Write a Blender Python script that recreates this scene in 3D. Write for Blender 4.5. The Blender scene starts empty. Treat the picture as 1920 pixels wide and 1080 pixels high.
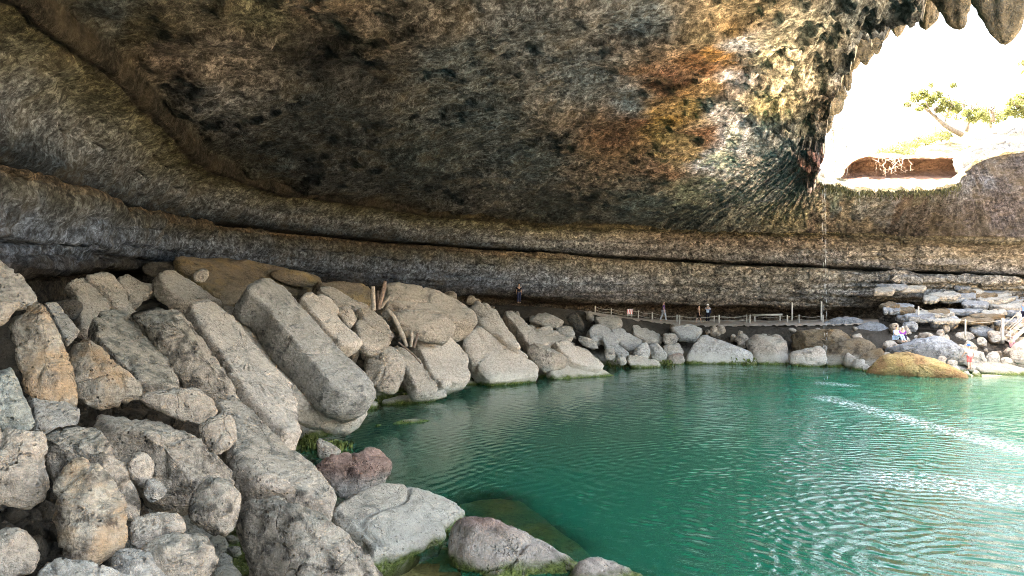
import bpy, bmesh, math, random
import numpy as np
from mathutils import Vector, Matrix

# ------------------------------------------------------------------ camera, sky, sun, exposure
scene = bpy.context.scene
COL = scene.collection
F = 1450.0            # focal length in pixels of the 1920 px wide photograph
CX, CY = 960.0, 540.0
WATER = -5.6          # pool level below the camera, metres

cam_data = bpy.data.cameras.new('camera')
cam_data.sensor_width = 36.0
cam_data.lens = 36.0 * F / 1920.0
cam_data.clip_start = 0.1
cam_data.clip_end = 2000.0
cam = bpy.data.objects.new('camera', cam_data)
COL.objects.link(cam)
cam.location = (0, 0, 0)
cam.rotation_euler = (math.pi / 2, 0, 0)
scene.camera = cam

SUN_AZ = math.radians(310.0)     # direction towards the sun, clockwise from +Y
SUN_EL = math.radians(50.0)
world = bpy.data.worlds.new('World')
scene.world = world
world.use_nodes = True
wn, wl = world.node_tree.nodes, world.node_tree.links
wn.clear()
sky = wn.new('ShaderNodeTexSky')
sky.sky_type = 'NISHITA'
sky.sun_disc = False
sky.sun_elevation = SUN_EL
sky.sun_rotation = SUN_AZ
sky.air_density = 1.0
sky.dust_density = 7.0
sky.ozone_density = 1.0
bg = wn.new('ShaderNodeBackground')
bg.inputs['Strength'].default_value = 0.13
wo = wn.new('ShaderNodeOutputWorld')
wl.new(sky.outputs[0], bg.inputs['Color'])
wl.new(bg.outputs[0], wo.inputs['Surface'])

sun_data = bpy.data.lights.new('sun', 'SUN')
sun_data.energy = 3.5
sun_data.angle = math.radians(0.53)
sun_data.color = (1.0, 0.95, 0.87)
sun = bpy.data.objects.new('sun', sun_data)
COL.objects.link(sun)
sd = Vector((math.sin(SUN_AZ) * math.cos(SUN_EL), math.cos(SUN_AZ) * math.cos(SUN_EL), math.sin(SUN_EL)))
sun.rotation_euler = sd.to_track_quat('Z', 'Y').to_euler()
sun.location = (60, 60, 60)

scene.view_settings.view_transform = 'Standard'
scene.view_settings.look = 'None'
scene.view_settings.gamma = 1.0
scene.view_settings.use_curve_mapping = False
scene.view_settings.exposure = 4.75
scene.view_settings.use_white_balance = True
scene.view_settings.white_balance_temperature = 8300
scene.view_settings.white_balance_tint = 8
scene.render.engine = 'CYCLES'
scene.cycles.use_denoising = True
scene.cycles.denoising_prefilter = 'NONE'
scene.cycles.filter_width = 1.0
scene.cycles.use_adaptive_sampling = True
scene.cycles.adaptive_threshold = 0.02
scene.cycles.max_bounces = 7
scene.cycles.diffuse_bounces = 4
scene.cycles.glossy_bounces = 3
scene.cycles.transparent_max_bounces = 8
scene.cycles.caustics_reflective = True
scene.cycles.sample_clamp_indirect = 6.0
scene.cycles.caustics_refractive = False

RNG = np.random.default_rng(7)
random.seed(7)

# ------------------------------------------------------------------ small helpers
def tag(o, label=None, cat=None, group=None, kind=None):
    if label: o['label'] = label
    if cat: o['category'] = cat
    if group: o['group'] = group
    if kind: o['kind'] = kind
    return o

def empty(name, loc=(0, 0, 0), parent=None):
    o = bpy.data.objects.new(name, None)
    o.empty_display_size = 0.2
    COL.objects.link(o)
    o.location = loc
    if parent: o.parent = parent
    return o

def mesh_obj(name, verts, faces, mat, parent=None, smooth=True, loc=(0, 0, 0)):
    me = bpy.data.meshes.new(name)
    v = np.asarray(verts, dtype=float)
    if isinstance(faces, np.ndarray):
        me.vertices.add(len(v)); me.vertices.foreach_set('co', v.ravel())
        k = faces.shape[1]
        me.loops.add(faces.size); me.loops.foreach_set('vertex_index', faces.ravel().astype(np.int32))
        me.polygons.add(len(faces))
        me.polygons.foreach_set('loop_start', np.arange(0, faces.size, k, dtype=np.int32))
        me.polygons.foreach_set('loop_total', np.full(len(faces), k, dtype=np.int32))
        me.update(calc_edges=True)
        me.validate()
    else:
        me.from_pydata([tuple(p) for p in v], [], [tuple(int(i) for i in f) for f in faces])
    if smooth:
        me.polygons.foreach_set('use_smooth', np.ones(len(me.polygons), dtype=bool))
    if mat: me.materials.append(mat)
    me.update()
    o = bpy.data.objects.new(name, me)
    COL.objects.link(o)
    o.location = loc
    if parent: o.parent = parent
    return o

def grid_faces(nu, nv, wrap=False):
    i = np.arange(nu - 1)[:, None]; j = np.arange(nv if wrap else nv - 1)[None, :]
    j2 = (j + 1) % nv
    a = i * nv + j; b = i * nv + j2; c = (i + 1) * nv + j2; d = (i + 1) * nv + j
    return np.stack([a, b, c, d], -1).reshape(-1, 4)

# vectorised gradient noise
_perm = RNG.permutation(256).astype(np.int64)
_perm = np.concatenate([_perm, _perm, _perm])
_g = RNG.normal(size=(256, 3)); _g /= np.linalg.norm(_g, axis=1)[:, None]
def pnoise(p):
    p = np.asarray(p, dtype=float)
    pi = np.floor(p).astype(np.int64); pf = p - pi; pi &= 255
    u = pf * pf * pf * (pf * (pf * 6 - 15) + 10)
    out = 0
    for dx in (0, 1):
        for dy in (0, 1):
            for dz in (0, 1):
                h = _perm[_perm[_perm[(pi[:, 0] + dx) & 255] + ((pi[:, 1] + dy) & 255)] + ((pi[:, 2] + dz) & 255)]
                d = pf - np.array([dx, dy, dz])
                g = (_g[h] * d).sum(1)
                w = (u[:, 0] if dx else 1 - u[:, 0]) * (u[:, 1] if dy else 1 - u[:, 1]) * (u[:, 2] if dz else 1 - u[:, 2])
                out = out + g * w
    return out * 1.6
def fbm(p, octv=4, gain=0.5, lac=2.03):
    a, s, t = 1.0, 0.0, 0.0
    q = np.asarray(p, dtype=float)
    for _ in range(octv):
        s = s + a * pnoise(q); t += a; a *= gain; q = q * lac + 17.3
    return s / t
def ridged(p, octv=3):
    a, s, t = 1.0, 0.0, 0.0
    q = np.asarray(p, dtype=float)
    for _ in range(octv):
        s = s + a * (1 - 2 * np.abs(pnoise(q))); t += a; a *= 0.5; q = q * 2.1 + 9.1
    return s / t
def sstep(a, b, x):
    t = np.clip((np.asarray(x, dtype=float) - a) / (b - a), 0, 1)
    return t * t * (3 - 2 * t)
def lin(c):
    c = np.asarray(c, dtype=float) / 255.0
    return np.where(c <= 0.04045, c / 12.92, ((c + 0.055) / 1.055) ** 2.4)

def vnormals(v, faces):
    n = np.zeros_like(v)
    a, b, c = v[faces[:, 0]], v[faces[:, 1]], v[faces[:, 2]]
    fn = np.cross(b - a, c - a)
    if faces.shape[1] == 4:
        fn += np.cross(c - a, v[faces[:, 3]] - a)
    for k in range(faces.shape[1]):
        np.add.at(n, faces[:, k], fn)
    l = np.linalg.norm(n, axis=1); l[l == 0] = 1
    return n / l[:, None]

def tube_mesh(points, radii, n=8, cap=True, flat=1.0):
    """verts, faces of a tube along points"""
    P = [Vector(p) for p in points]
    verts, faces = [], []
    up = Vector((0.13, 0.27, 1)).normalized()
    for i, p in enumerate(P):
        t = (P[min(i + 1, len(P) - 1)] - P[max(i - 1, 0)])
        t = t.normalized() if t.length > 1e-9 else Vector((0, 0, 1))
        a = t.cross(up)
        if a.length < 0.05: a = t.cross(Vector((1, 0, 0)))
        a.normalize(); b = t.cross(a)
        for k in range(n):
            an = 2 * math.pi * k / n
            verts.append(p + a * (math.cos(an) * radii[i]) + b * (math.sin(an) * radii[i] * flat))
    for i in range(len(P) - 1):
        for k in range(n):
            k2 = (k + 1) % n
            faces.append((i * n + k, i * n + k2, (i + 1) * n + k2, (i + 1) * n + k))
    if cap:
        faces.append(tuple(range(n - 1, -1, -1)))
        faces.append(tuple((len(P) - 1) * n + k for k in range(n)))
    return verts, faces

class MB:
    def __init__(s): s.v, s.f = [], []
    def add(s, v, f):
        o = len(s.v); s.v += [tuple(p) for p in v]; s.f += [tuple(i + o for i in q) for q in f]
        return s
    def tube(s, pts, radii, n=8, flat=1.0):
        if not isinstance(radii, (list, tuple)): radii = [radii] * len(pts)
        return s.add(*tube_mesh(pts, radii, n, True, flat))
    def build(s, name, mat, parent=None, smooth=True):
        return mesh_obj(name, s.v, s.f, mat, parent, smooth)

def ray(px, py):
    return np.array([(px - CX) / F, 1.0, (CY - py) / F])
def at(px, py, D):
    return ray(px, py) * D

# ------------------------------------------------------------------ materials
class NT:
    def __init__(s, name):
        s.m = bpy.data.materials.new(name); s.m.use_nodes = True
        s.t = s.m.node_tree; s.n = s.t.nodes; s.n.clear()
        s.out = s.n.new('ShaderNodeOutputMaterial')
    def L(s, a, b): s.t.links.new(a, b)
    def node(s, kind, **kw):
        n = s.n.new(kind)
        for k, v in kw.items(): setattr(n, k, v)
        return n
    def setin(s, sock, v):
        if hasattr(v, 'is_output'): s.L(v, sock)
        elif isinstance(v, (tuple, list, np.ndarray)):
            v = tuple(float(x) for x in v)
            sock.default_value = v if len(v) == len(sock.default_value) else v + (1.0,)
        else: sock.default_value = v
    def math(s, op, a, b=None, c=None, clamp=False):
        n = s.node('ShaderNodeMath', operation=op); n.use_clamp = clamp
        s.setin(n.inputs[0], a)
        if b is not None: s.setin(n.inputs[1], b)
        if c is not None: s.setin(n.inputs[2], c)
        return n.outputs[0]
    def noise(s, vec, scale, detail=6, rough=0.6, dist=0.0, lac=2.0):
        n = s.node('ShaderNodeTexNoise')
        s.L(vec, n.inputs['Vector'])
        n.inputs['Scale'].default_value = scale; n.inputs['Detail'].default_value = detail
        n.inputs['Roughness'].default_value = rough; n.inputs['Distortion'].default_value = dist
        return n.outputs['Fac']
    def voro(s, vec, scale, feature='F1', rand=1.0):
        n = s.node('ShaderNodeTexVoronoi', feature=feature)
        s.L(vec, n.inputs['Vector']); n.inputs['Scale'].default_value = scale
        n.inputs['Randomness'].default_value = rand
        return n.outputs['Distance']
    def ramp(s, fac, lo, hi, a=0.0, b=1.0):
        n = s.node('ShaderNodeMapRange'); n.interpolation_type = 'SMOOTHSTEP'
        s.setin(n.inputs['Value'], fac); n.inputs['From Min'].default_value = lo; n.inputs['From Max'].default_value = hi
        n.inputs['To Min'].default_value = a; n.inputs['To Max'].default_value = b
        return n.outputs[0]
    def mix(s, fac, a, b, blend='MIX'):
        n = s.node('ShaderNodeMix', data_type='RGBA', blend_type=blend)
        s.setin(n.inputs[0], fac); s.setin(n.inputs[6], a); s.setin(n.inputs[7], b)
        return n.outputs[2]
    def scalev(s, vec, sc):
        n = s.node('ShaderNodeVectorMath', operation='MULTIPLY')
        s.L(vec, n.inputs[0]); n.inputs[1].default_value = sc
        return n.outputs[0]
    def bump(s, h, dist, strength=1.0, normal=None):
        n = s.node('ShaderNodeBump'); s.L(h, n.inputs['Height'])
        n.inputs['Distance'].default_value = dist; n.inputs['Strength'].default_value = strength
        if normal is not None: s.L(normal, n.inputs['Normal'])
        return n.outputs[0]
    def principled(s, col, rough=0.9, spec=0.25, normal=None, **kw):
        p = s.node('ShaderNodeBsdfPrincipled')
        s.setin(p.inputs['Base Color'], col); s.setin(p.inputs['Roughness'], rough)
        p.inputs['Specular IOR Level'].default_value = spec
        if normal is not None: s.L(normal, p.inputs['Normal'])
        for k, v in kw.items(): s.setin(p.inputs[k], v)
        s.L(p.outputs[0], s.out.inputs['Surface'])
        return p
    def pos(s): return s.node('ShaderNodeNewGeometry').outputs['Position']

def rock_mat(name, base, alt, dark, lichen=0.5, stain=None, grain=1.0, sc=1.0, waterline=True, top_tint=0.25):
    """weathered limestone: patchy colour, black lichen crust, pits; algae and lime bands at the pool's edge"""
    m = NT(name); P = m.pos()
    info = m.node('ShaderNodeObjectInfo').outputs['Random']
    off = m.node('ShaderNodeVectorMath', operation='ADD'); m.L(P, off.inputs[0])
    cmb = m.node('ShaderNodeCombineXYZ'); m.L(m.math('MULTIPLY', info, 37.0), cmb.inputs[0]); m.L(cmb.outputs[0], off.inputs[1])
    V = off.outputs[0]
    big = m.noise(V, 0.7 * sc, 3, 0.55)
    mid = m.noise(V, 3.2 * sc, 6, 0.68, 0.4)
    fine = m.noise(V, 10.0 * sc, 5, 0.78)
    col = m.mix(m.ramp(big, 0.38, 0.62), base, alt)
    col = m.mix(m.ramp(fine, 0.40, 0.66, 0.0, 0.80), col, [c * 0.40 for c in base])
    if stain is not None:
        col = m.mix(m.math('MULTIPLY', m.ramp(m.noise(V, 0.9 * sc, 4, 0.6), 0.46, 0.62), 0.8), col, stain)
    # lichen crust in patches, broken up by the fine grain
    patch = m.noise(V, 1.15 * sc, 5, 0.66, 0.6)
    amt = m.math('MULTIPLY_ADD', info, 0.08, 0.13 * (1 - lichen) - 0.07 * lichen)
    lic = m.math('MULTIPLY', m.ramp(m.math('SUBTRACT', patch, amt), 0.40, 0.56), m.ramp(mid, 0.42, 0.60))
    col = m.mix(m.math('MULTIPLY', lic, 0.80), col, dark)
    # bedding and open cracks
    bed = m.noise(m.scalev(V, (0.7, 0.7, 5.0)), 1.6 * sc, 4, 0.6, 0.3)
    col = m.mix(m.ramp(bed, 0.50, 0.68, 0.0, 0.35), col, [c * 0.55 for c in alt])
    wn_ = m.node('ShaderNodeTexNoise'); m.L(V, wn_.inputs['Vector']); wn_.inputs['Scale'].default_value = 1.4 * sc; wn_.inputs['Detail'].default_value = 4
    wv_ = m.node('ShaderNodeVectorMath', operation='MULTIPLY_ADD'); m.L(wn_.outputs['Color'], wv_.inputs[0]); wv_.inputs[1].default_value = (0.9, 0.9, 0.9); m.L(V, wv_.inputs[2])
    crk = m.ramp(m.voro(wv_.outputs[0], 0.75 * sc, 'DISTANCE_TO_EDGE'), 0.003, 0.013, 1.0, 0.0)
    crk = m.math('MULTIPLY', crk, m.ramp(big, 0.48, 0.58))
    col = m.mix(m.math('MULTIPLY', crk, 0.35), col, dark)
    pit = m.ramp(m.voro(V, 9.0 * sc), 0.05, 0.30, 1.0, 0.0)
    pit = m.math('MULTIPLY', pit, m.ramp(mid, 0.45, 0.62))
    col = m.mix(m.math('MULTIPLY', pit, 0.6), col, dark)
    # upward faces turned slightly paler
    nz = m.node('ShaderNodeSeparateXYZ'); m.L(m.node('ShaderNodeNewGeometry').outputs['Normal'], nz.inputs[0])
    col = m.mix(m.math('MULTIPLY', m.ramp(nz.outputs[2], 0.55, 0.95), top_tint), col, [min(0.6, c * 1.22) for c in base])
    rough = 0.92
    if waterline:
        z = m.node('ShaderNodeSeparateXYZ'); m.L(P, z.inputs[0])
        zz = m.math('SUBTRACT', z.outputs[2], WATER)
        wob = m.math('MULTIPLY_ADD', m.noise(P, 1.3, 4, 0.6), 0.5, -0.25)
        zz = m.math('SUBTRACT', zz, wob)
        lime = m.math('MULTIPLY', m.ramp(zz, 0.45, 1.0, 1.0, 0.0), 0.55)
        col = m.mix(lime, col, (0.50, 0.48, 0.41))
        moss = m.mix(m.ramp(fine, 0.35, 0.65), (0.045, 0.065, 0.012), (0.16, 0.19, 0.05))
        col = m.mix(m.math('MULTIPLY', m.ramp(zz, 0.04, 0.26, 1.0, 0.0), m.ramp(mid, 0.28, 0.5, 0.55, 1.0)), col, moss)
        col = m.mix(m.ramp(zz, -0.35, 0.0, 0.8, 0.0), col, (0.085, 0.085, 0.03))
    h = m.math('ADD', m.math('MULTIPLY', mid, 1.0), m.math('MULTIPLY', fine, 0.38))
    h = m.math('SUBTRACT', h, m.math('MULTIPLY', pit, 0.55))
    h = m.math('ADD', m.math('SUBTRACT', h, m.math('MULTIPLY', crk, 0.35)), m.math('MULTIPLY', bed, 0.5))
    nb = m.bump(h, 0.24 * grain / sc, 1.0)
    m.principled(col, rough, 0.18, nb)
    return m.m

def plain_mat(name, col, rough=0.8, var=0.25, sc=8.0, spec=0.3, bump=0.0, metallic=0.0):
    m = NT(name)
    tc = m.node('ShaderNodeTexCoord').outputs['Object']
    n = m.noise(tc, sc, 5, 0.65)
    c = m.mix(m.ramp(n, 0.3, 0.7), [x * (1 - var) for x in col], [min(0.95, x * (1 + var)) for x in col])
    nb = m.bump(n, bump, 1.0) if bump else None
    m.principled(c, rough, spec, nb, Metallic=metallic)
    return m.m

M = {}
M['beige'] = rock_mat('beige_limestone', (0.62, 0.51, 0.41), (0.52, 0.425, 0.335), (0.045, 0.038, 0.032), 0.35)
M['smooth'] = rock_mat('smooth_beige_limestone', (0.63, 0.525, 0.43), (0.56, 0.46, 0.37), (0.10, 0.085, 0.07), 0.05, grain=0.55)
M['crust'] = rock_mat('lichen_crusted_limestone', (0.58, 0.485, 0.39), (0.49, 0.41, 0.33), (0.030, 0.027, 0.024), 1.0, grain=1.15)
M['ochre'] = rock_mat('ochre_stained_limestone', (0.56, 0.475, 0.375), (0.49, 0.40, 0.31), (0.05, 0.035, 0.03), 0.55, stain=(0.50, 0.32, 0.18))
M['pinkish'] = rock_mat('pinkish_limestone', (0.50, 0.325, 0.26), (0.42, 0.265, 0.21), (0.06, 0.035, 0.032), 0.7, grain=1.2)
M['grey'] = rock_mat('grey_limestone', (0.55, 0.495, 0.43), (0.45, 0.405, 0.35), (0.05, 0.05, 0.048), 0.4)
M['greenish'] = rock_mat('greenish_grey_limestone', (0.48, 0.48, 0.425), (0.39, 0.395, 0.345), (0.06, 0.065, 0.06), 0.25)
M['bluegrey'] = rock_mat('blue_grey_limestone', (0.385, 0.395, 0.405), (0.28, 0.285, 0.29), (0.045, 0.045, 0.05), 0.6)
M['pale'] = rock_mat('pale_grey_limestone', (0.60, 0.57, 0.52), (0.52, 0.48, 0.43), (0.08, 0.07, 0.065), 0.2)
M['brown'] = rock_mat('brown_stained_limestone', (0.30, 0.235, 0.165), (0.24, 0.18, 0.115), (0.04, 0.028, 0.02), 0.8, stain=(0.19, 0.12, 0.06))
M['yellow'] = rock_mat('yellow_travertine', (0.46, 0.34, 0.16), (0.42, 0.28, 0.11), (0.16, 0.08, 0.04), 0.35, stain=(0.30, 0.16, 0.08), waterline=False)
M['darkrock'] = rock_mat('dark_rock', (0.13, 0.11, 0.09), (0.09, 0.08, 0.065), (0.02, 0.018, 0.016), 0.7)  # darkest base tone among the boulders
M['ledge'] = rock_mat('tan_ledge_rock', (0.29, 0.225, 0.16), (0.23, 0.18, 0.13), (0.05, 0.04, 0.03), 0.5, stain=(0.33, 0.23, 0.11))
M['cap'] = rock_mat('bleached_cap_rock', (0.30, 0.31, 0.33), (0.22, 0.23, 0.25), (0.07, 0.075, 0.085), 0.5, waterline=False)
M['sub'] = rock_mat('drowned_rock', (0.62, 0.52, 0.22), (0.52, 0.43, 0.17), (0.20, 0.16, 0.07), 0.3, waterline=False)

# cave shell: stain colours come with the mesh as an attribute, grain and streaks from noise
def shell_mat():
    m = NT('grotto_rock'); P = m.pos()
    at_ = m.node('ShaderNodeAttribute', attribute_name='stain')
    st = m.node('ShaderNodeAttribute', attribute_name='flow').outputs['Vector']
    sk = m.node('ShaderNodeAttribute', attribute_name='streak').outputs['Fac']
    iso = m.noise(P, 1.3, 7, 0.76, 0.0)
    iso2 = m.noise(P, 4.5, 5, 0.78)
    flow = m.noise(m.scalev(st, (2.2, 0.5, 1.0)), 1.0, 7, 0.70, 0.5)
    flow2 = m.noise(m.scalev(st, (6.0, 1.7, 1.0)), 1.0, 5, 0.68, 0.3)
    n1 = m.math('ADD', m.math('MULTIPLY', iso, m.math('SUBTRACT', 1.0, sk)), m.math('MULTIPLY', flow, sk))
    n2 = m.math('ADD', m.math('MULTIPLY', iso2, m.math('SUBTRACT', 1.0, sk)), m.math('MULTIPLY', flow2, sk))
    val = m.math('MULTIPLY', m.ramp(n1, 0.36, 0.64, 0.66, 1.34), m.ramp(n2, 0.38, 0.62, 0.34, 1.66))
    # flaked plates with crisp edges
    wn_ = m.node('ShaderNodeTexNoise'); m.L(P, wn_.inputs['Vector']); wn_.inputs['Scale'].default_value = 1.8; wn_.inputs['Detail'].default_value = 4; wn_.inputs['Roughness'].default_value = 0.65
    wv_ = m.node('ShaderNodeVectorMath', operation='MULTIPLY_ADD'); m.L(wn_.outputs['Color'], wv_.inputs[0]); wv_.inputs[1].default_value = (0.7, 0.7, 0.6); m.L(P, wv_.inputs[2])
    def cell(sc):
        v = m.node('ShaderNodeTexVoronoi'); m.L(m.scalev(wv_.outputs[0], (1, 1, 1.7)), v.inputs['Vector']); v.inputs['Scale'].default_value = sc
        s = m.node('ShaderNodeSeparateColor'); m.L(v.outputs['Color'], s.inputs[0]); return s.outputs[0]
    c1, c2 = cell(2.2), cell(6.5)
    val = m.math('MULTIPLY', val, m.math('MULTIPLY', m.ramp(c1, 0.0, 1.0, 0.74, 1.26), m.ramp(c2, 0.0, 1.0, 0.58, 1.42)))
    vm = m.node('ShaderNodeVectorMath', operation='SCALE'); m.L(at_.outputs['Color'], vm.inputs[0]); m.L(val, vm.inputs['Scale'])
    # warm / cool drift
    hue = m.noise(P, 0.55, 4, 0.6)
    col = m.mix(m.ramp(hue, 0.48, 0.66, 0.0, 0.12), vm.outputs[0], (0.22, 0.18, 0.12), 'MULTIPLY' if False else 'MIX')
    col = m.mix(m.ramp(m.noise(P, 2.3, 5, 0.7), 0.60, 0.74, 0.0, 0.38), col, (0.022, 0.022, 0.018))
    h = m.math('ADD', m.math('MULTIPLY', n1, 0.55), m.math('MULTIPLY', n2, 0.50))
    h = m.math('ADD', h, m.math('ADD', m.math('MULTIPLY', c1, 0.24), m.math('MULTIPLY', c2, 0.14)))
    nb = m.bump(h, 0.22, 1.0)
    m.principled(col, 0.9, 0.2, nb)
    return m.m
M['shell'] = shell_mat()
# ------------------------------------------------------------------ the grotto: wall line, roof rim, shell
# wall line in plan with heights of: foot of the lower band, dark groove, edge of the roof, floor against the wall
WALL = np.array([
    # x      y     zB    zG    zE    floor
    [-10.0, -20.0, -1.0, 3.90, 6.60, -1.0],
    [-12.0,  -6.0, -1.0, 3.90, 6.60, -1.0],
    [-13.5,   8.0, -0.5, 3.45, 6.60, -0.4],
    [-15.9,  24.0,  0.5, 3.45, 6.55,  0.2],
    [-19.0,  42.0,  1.1, 3.75, 6.10,  0.8],
    [-13.7,  55.0,  0.3, 3.60, 5.70,  0.4],
    [ -2.7,  66.0, -0.6, 3.30, 5.35, -1.0],
    [ 12.0,  71.0, -1.3, 2.60, 5.05, -2.9],
    [ 20.0,  69.5, -1.6, 2.10, 4.85, -3.0],
    [ 26.6,  66.0, -1.7, 1.70, 4.40, -2.8],
    [ 33.0,  63.0, -1.2, 1.20, 3.90, -2.4],
    [ 40.0,  60.0, -1.0, 0.80, 3.50, -2.4],
    [ 50.0,  52.0, -1.0, 0.60, 3.20, -2.4],
    [ 60.0,  38.0, -1.0, 0.60, 3.20, -2.4]])
RIM = np.array([
    [4.0, -3.0, 9.2], [8.0, 9.5, 9.7], [12.6, 20.5, 9.9], [13.9, 27.0, 10.1], [13.6, 29.5, 9.8], [14.1, 32.9, 9.5],  # first points out of view, pulled back to let in sky light
    [14.8, 35.9, 8.9], [15.7, 38.6, 8.1], [16.8, 41.5, 7.1], [18.4, 45.7, 6.3], [30.6, 55.3, 7.15], [35.8, 56.9, 9.7],
    [47.0, 51.0, 10.0], [58.0, 37.0, 10.0]])
def catmull(C, u):
    u = np.clip(np.asarray(u, dtype=float), 0, len(C) - 1 - 1e-6)
    i = np.floor(u).astype(int); t = (u - i)[:, None]
    n = len(C) - 1
    p0, p1, p2, p3 = C[np.maximum(i - 1, 0)], C[i], C[np.minimum(i + 1, n)], C[np.minimum(i + 2, n)]
    return 0.5 * (2 * p1 + (p2 - p0) * t + (2 * p0 - 5 * p1 + 4 * p2 - p3) * t ** 2 + (3 * p1 - p0 - 3 * p2 + p3) * t ** 3)
def lerp_c(C, u):
    x = np.arange(len(C)); return np.stack([np.interp(u, x, C[:, k]) for k in range(C.shape[1])], 1)
NU = 860
U = np.concatenate([np.linspace(0, 2.4, 50, endpoint=False), np.linspace(2.4, 11.3, NU - 90, endpoint=False), np.linspace(11.3, 13, 40)])
NU = len(U)
Wc = catmull(WALL, U); Rc = catmull(RIM, U)
tan = np.gradient(Wc[:, :2], axis=0); tan /= np.linalg.norm(tan, axis=1)[:, None]
for _ in range(12):
    tan[1:-1] = (tan[:-2] + tan[1:-1] * 2 + tan[2:]) / 4
tan /= np.linalg.norm(tan, axis=1)[:, None]
Nin = np.stack([tan[:, 1], -tan[:, 0]], 1)
arc = np.concatenate([[0], np.cumsum(np.linalg.norm(np.diff(Wc[:, :2], axis=0), axis=1))])

# wall profile: offset towards the pool, height, from the floor up
zB, zG, zE, zF = Wc[:, 2], Wc[:, 3], Wc[:, 4], Wc[:, 5]
zG = zG + 0.13 * fbm(np.stack([arc * 0.12, 0 * arc, 0 * arc], 1), 3) + 0.05 * fbm(np.stack([arc * 0.7, 0 * arc + 4, 0 * arc], 1), 3)
rec = 1.0 + 1.4 * sstep(5.6, 6.6, U) * (1 - sstep(9.2, 10.2, U))
hb, hu = zG - zB, zE - zG
prof = [
    (-rec, zF - 2.5), (-rec, zB - 0.5), (-rec * 0.7, zB - 0.15), (0.6 + 0 * U, zB + 0.0), (1.15 + 0 * U, zB + 0.12),
    (1.05 + 0 * U, zB + 0.14 * hb), (1.45 + 0 * U, zB + 0.30 * hb), (1.75 + 0 * U, zB + 0.55 * hb), (2.0 + 0 * U, zB + 0.80 * hb),
    (2.05 + 0 * U, zG - 0.30), (1.8 + 0 * U, zG - 0.17), (0.0 + 0 * U, zG - 0.08), (-0.3 + 0 * U, zG + 0.02), (0.1 + 0 * U, zG + 0.14),
    (0.75 + 0 * U, zG + 0.10 * hu), (1.05 + 0 * U, zG + 0.30 * hu), (1.5 + 0 * U, zG + 0.55 * hu), (2.2 + 0 * U, zG + 0.78 * hu),
    (2.9 + 0 * U, zG + 0.93 * hu), (3.3 + 0 * U, zE - 0.02), (3.62 + 0 * U, zE - 0.02), (3.8 + 0 * U, zE + 0.5 - 0.3 * sstep(6, 7, U))]
PO = np.stack([p[0] for p in prof], 1); PZ = np.stack([p[1] for p in prof], 1)
NP = 150
tt = np.linspace(0, len(prof) - 1, NP)
def lerpcols(A, t):
    i = np.clip(np.floor(t).astype(int), 0, A.shape[1] - 2); f = t - i
    return A[:, i] * (1 - f) + A[:, i + 1] * f
O_, Z_ = lerpcols(PO, tt), lerpcols(PZ, tt)
for _ in range(1):
    O_[:, 1:-1] = (O_[:, :-2] + 2 * O_[:, 1:-1] + O_[:, 2:]) / 4
    Z_[:, 1:-1] = (Z_[:, :-2] + 2 * Z_[:, 1:-1] + Z_[:, 2:]) / 4
# blocks standing out or broken away from the bands
aa, bb_ = np.meshgrid(arc, tt, indexing='ij')
blk = fbm(np.stack([aa.ravel() * 0.20, bb_.ravel() * 0.33, 0 * aa.ravel()], 1), 2) * 2.6
blk = (np.round(blk * 1.5 + 0.25 * pnoise(np.stack([aa.ravel() * 1.3, bb_.ravel() * 1.1, 0 * aa.ravel() + 9], 1))) / 1.5).reshape(aa.shape)
for _ in range(2):
    blk[1:-1, 1:-1] = (blk[1:-1, 1:-1] * 2 + blk[:-2, 1:-1] + blk[2:, 1:-1] + blk[1:-1, :-2] + blk[1:-1, 2:]) / 6
inb = sstep(4.0, 5.0, bb_) * (1 - sstep(9.6, 10.6, bb_)) + sstep(14.0, 15.0, bb_) * (1 - sstep(18.0, 19.5, bb_))
O_ = O_ + 0.30 * blk * inb + 0.22 * sstep(8.0, 9.2, bb_) * (1 - sstep(10.5, 11.5, bb_)) * pnoise(np.stack([aa.ravel() * 0.55, 0 * aa.ravel(), 0 * aa.ravel()], 1)).reshape(aa.shape)
# open bedding seams
for tc_, sd_, dp_ in ((6.1, 1, 0.30), (7.4, 2, 0.22), (8.7, 3, 0.30), (16.2, 4, 0.22), (17.4, 5, 0.18), (5.2, 6, 0.3)):
    ln_ = np.stack([arc * 0.09, 0 * arc + 11 * sd_, 0 * arc], 1)
    wob_ = 0.5 * fbm(ln_, 3); on_ = sstep(-0.12, 0.10, fbm(ln_ * 1.7 + 40, 3))
    O_ = O_ - dp_ * on_[:, None] * np.exp(-((bb_ - tc_ - wob_[:, None]) / 0.16) ** 2)
wallP = np.zeros((NU, NP, 3))
wallP[:, :, 0] = Wc[:, None, 0] + Nin[:, None, 0] * O_
wallP[:, :, 1] = Wc[:, None, 1] + Nin[:, None, 1] * O_
wallP[:, :, 2] = Z_
# roof: from the wall's upper edge to the rim
NV = 250
vv = np.linspace(0, 1, NV + 1)[1:] ** 0.92
E = wallP[:, -1, :]
roofP = E[:, None, :] * (1 - vv[None, :, None]) + Rc[:, None, :] * vv[None, :, None]
dz = Rc[:, 2] - E[:, 2]
bul = 0.75 - 0.6 * sstep(7.5, 9.2, U)
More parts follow.
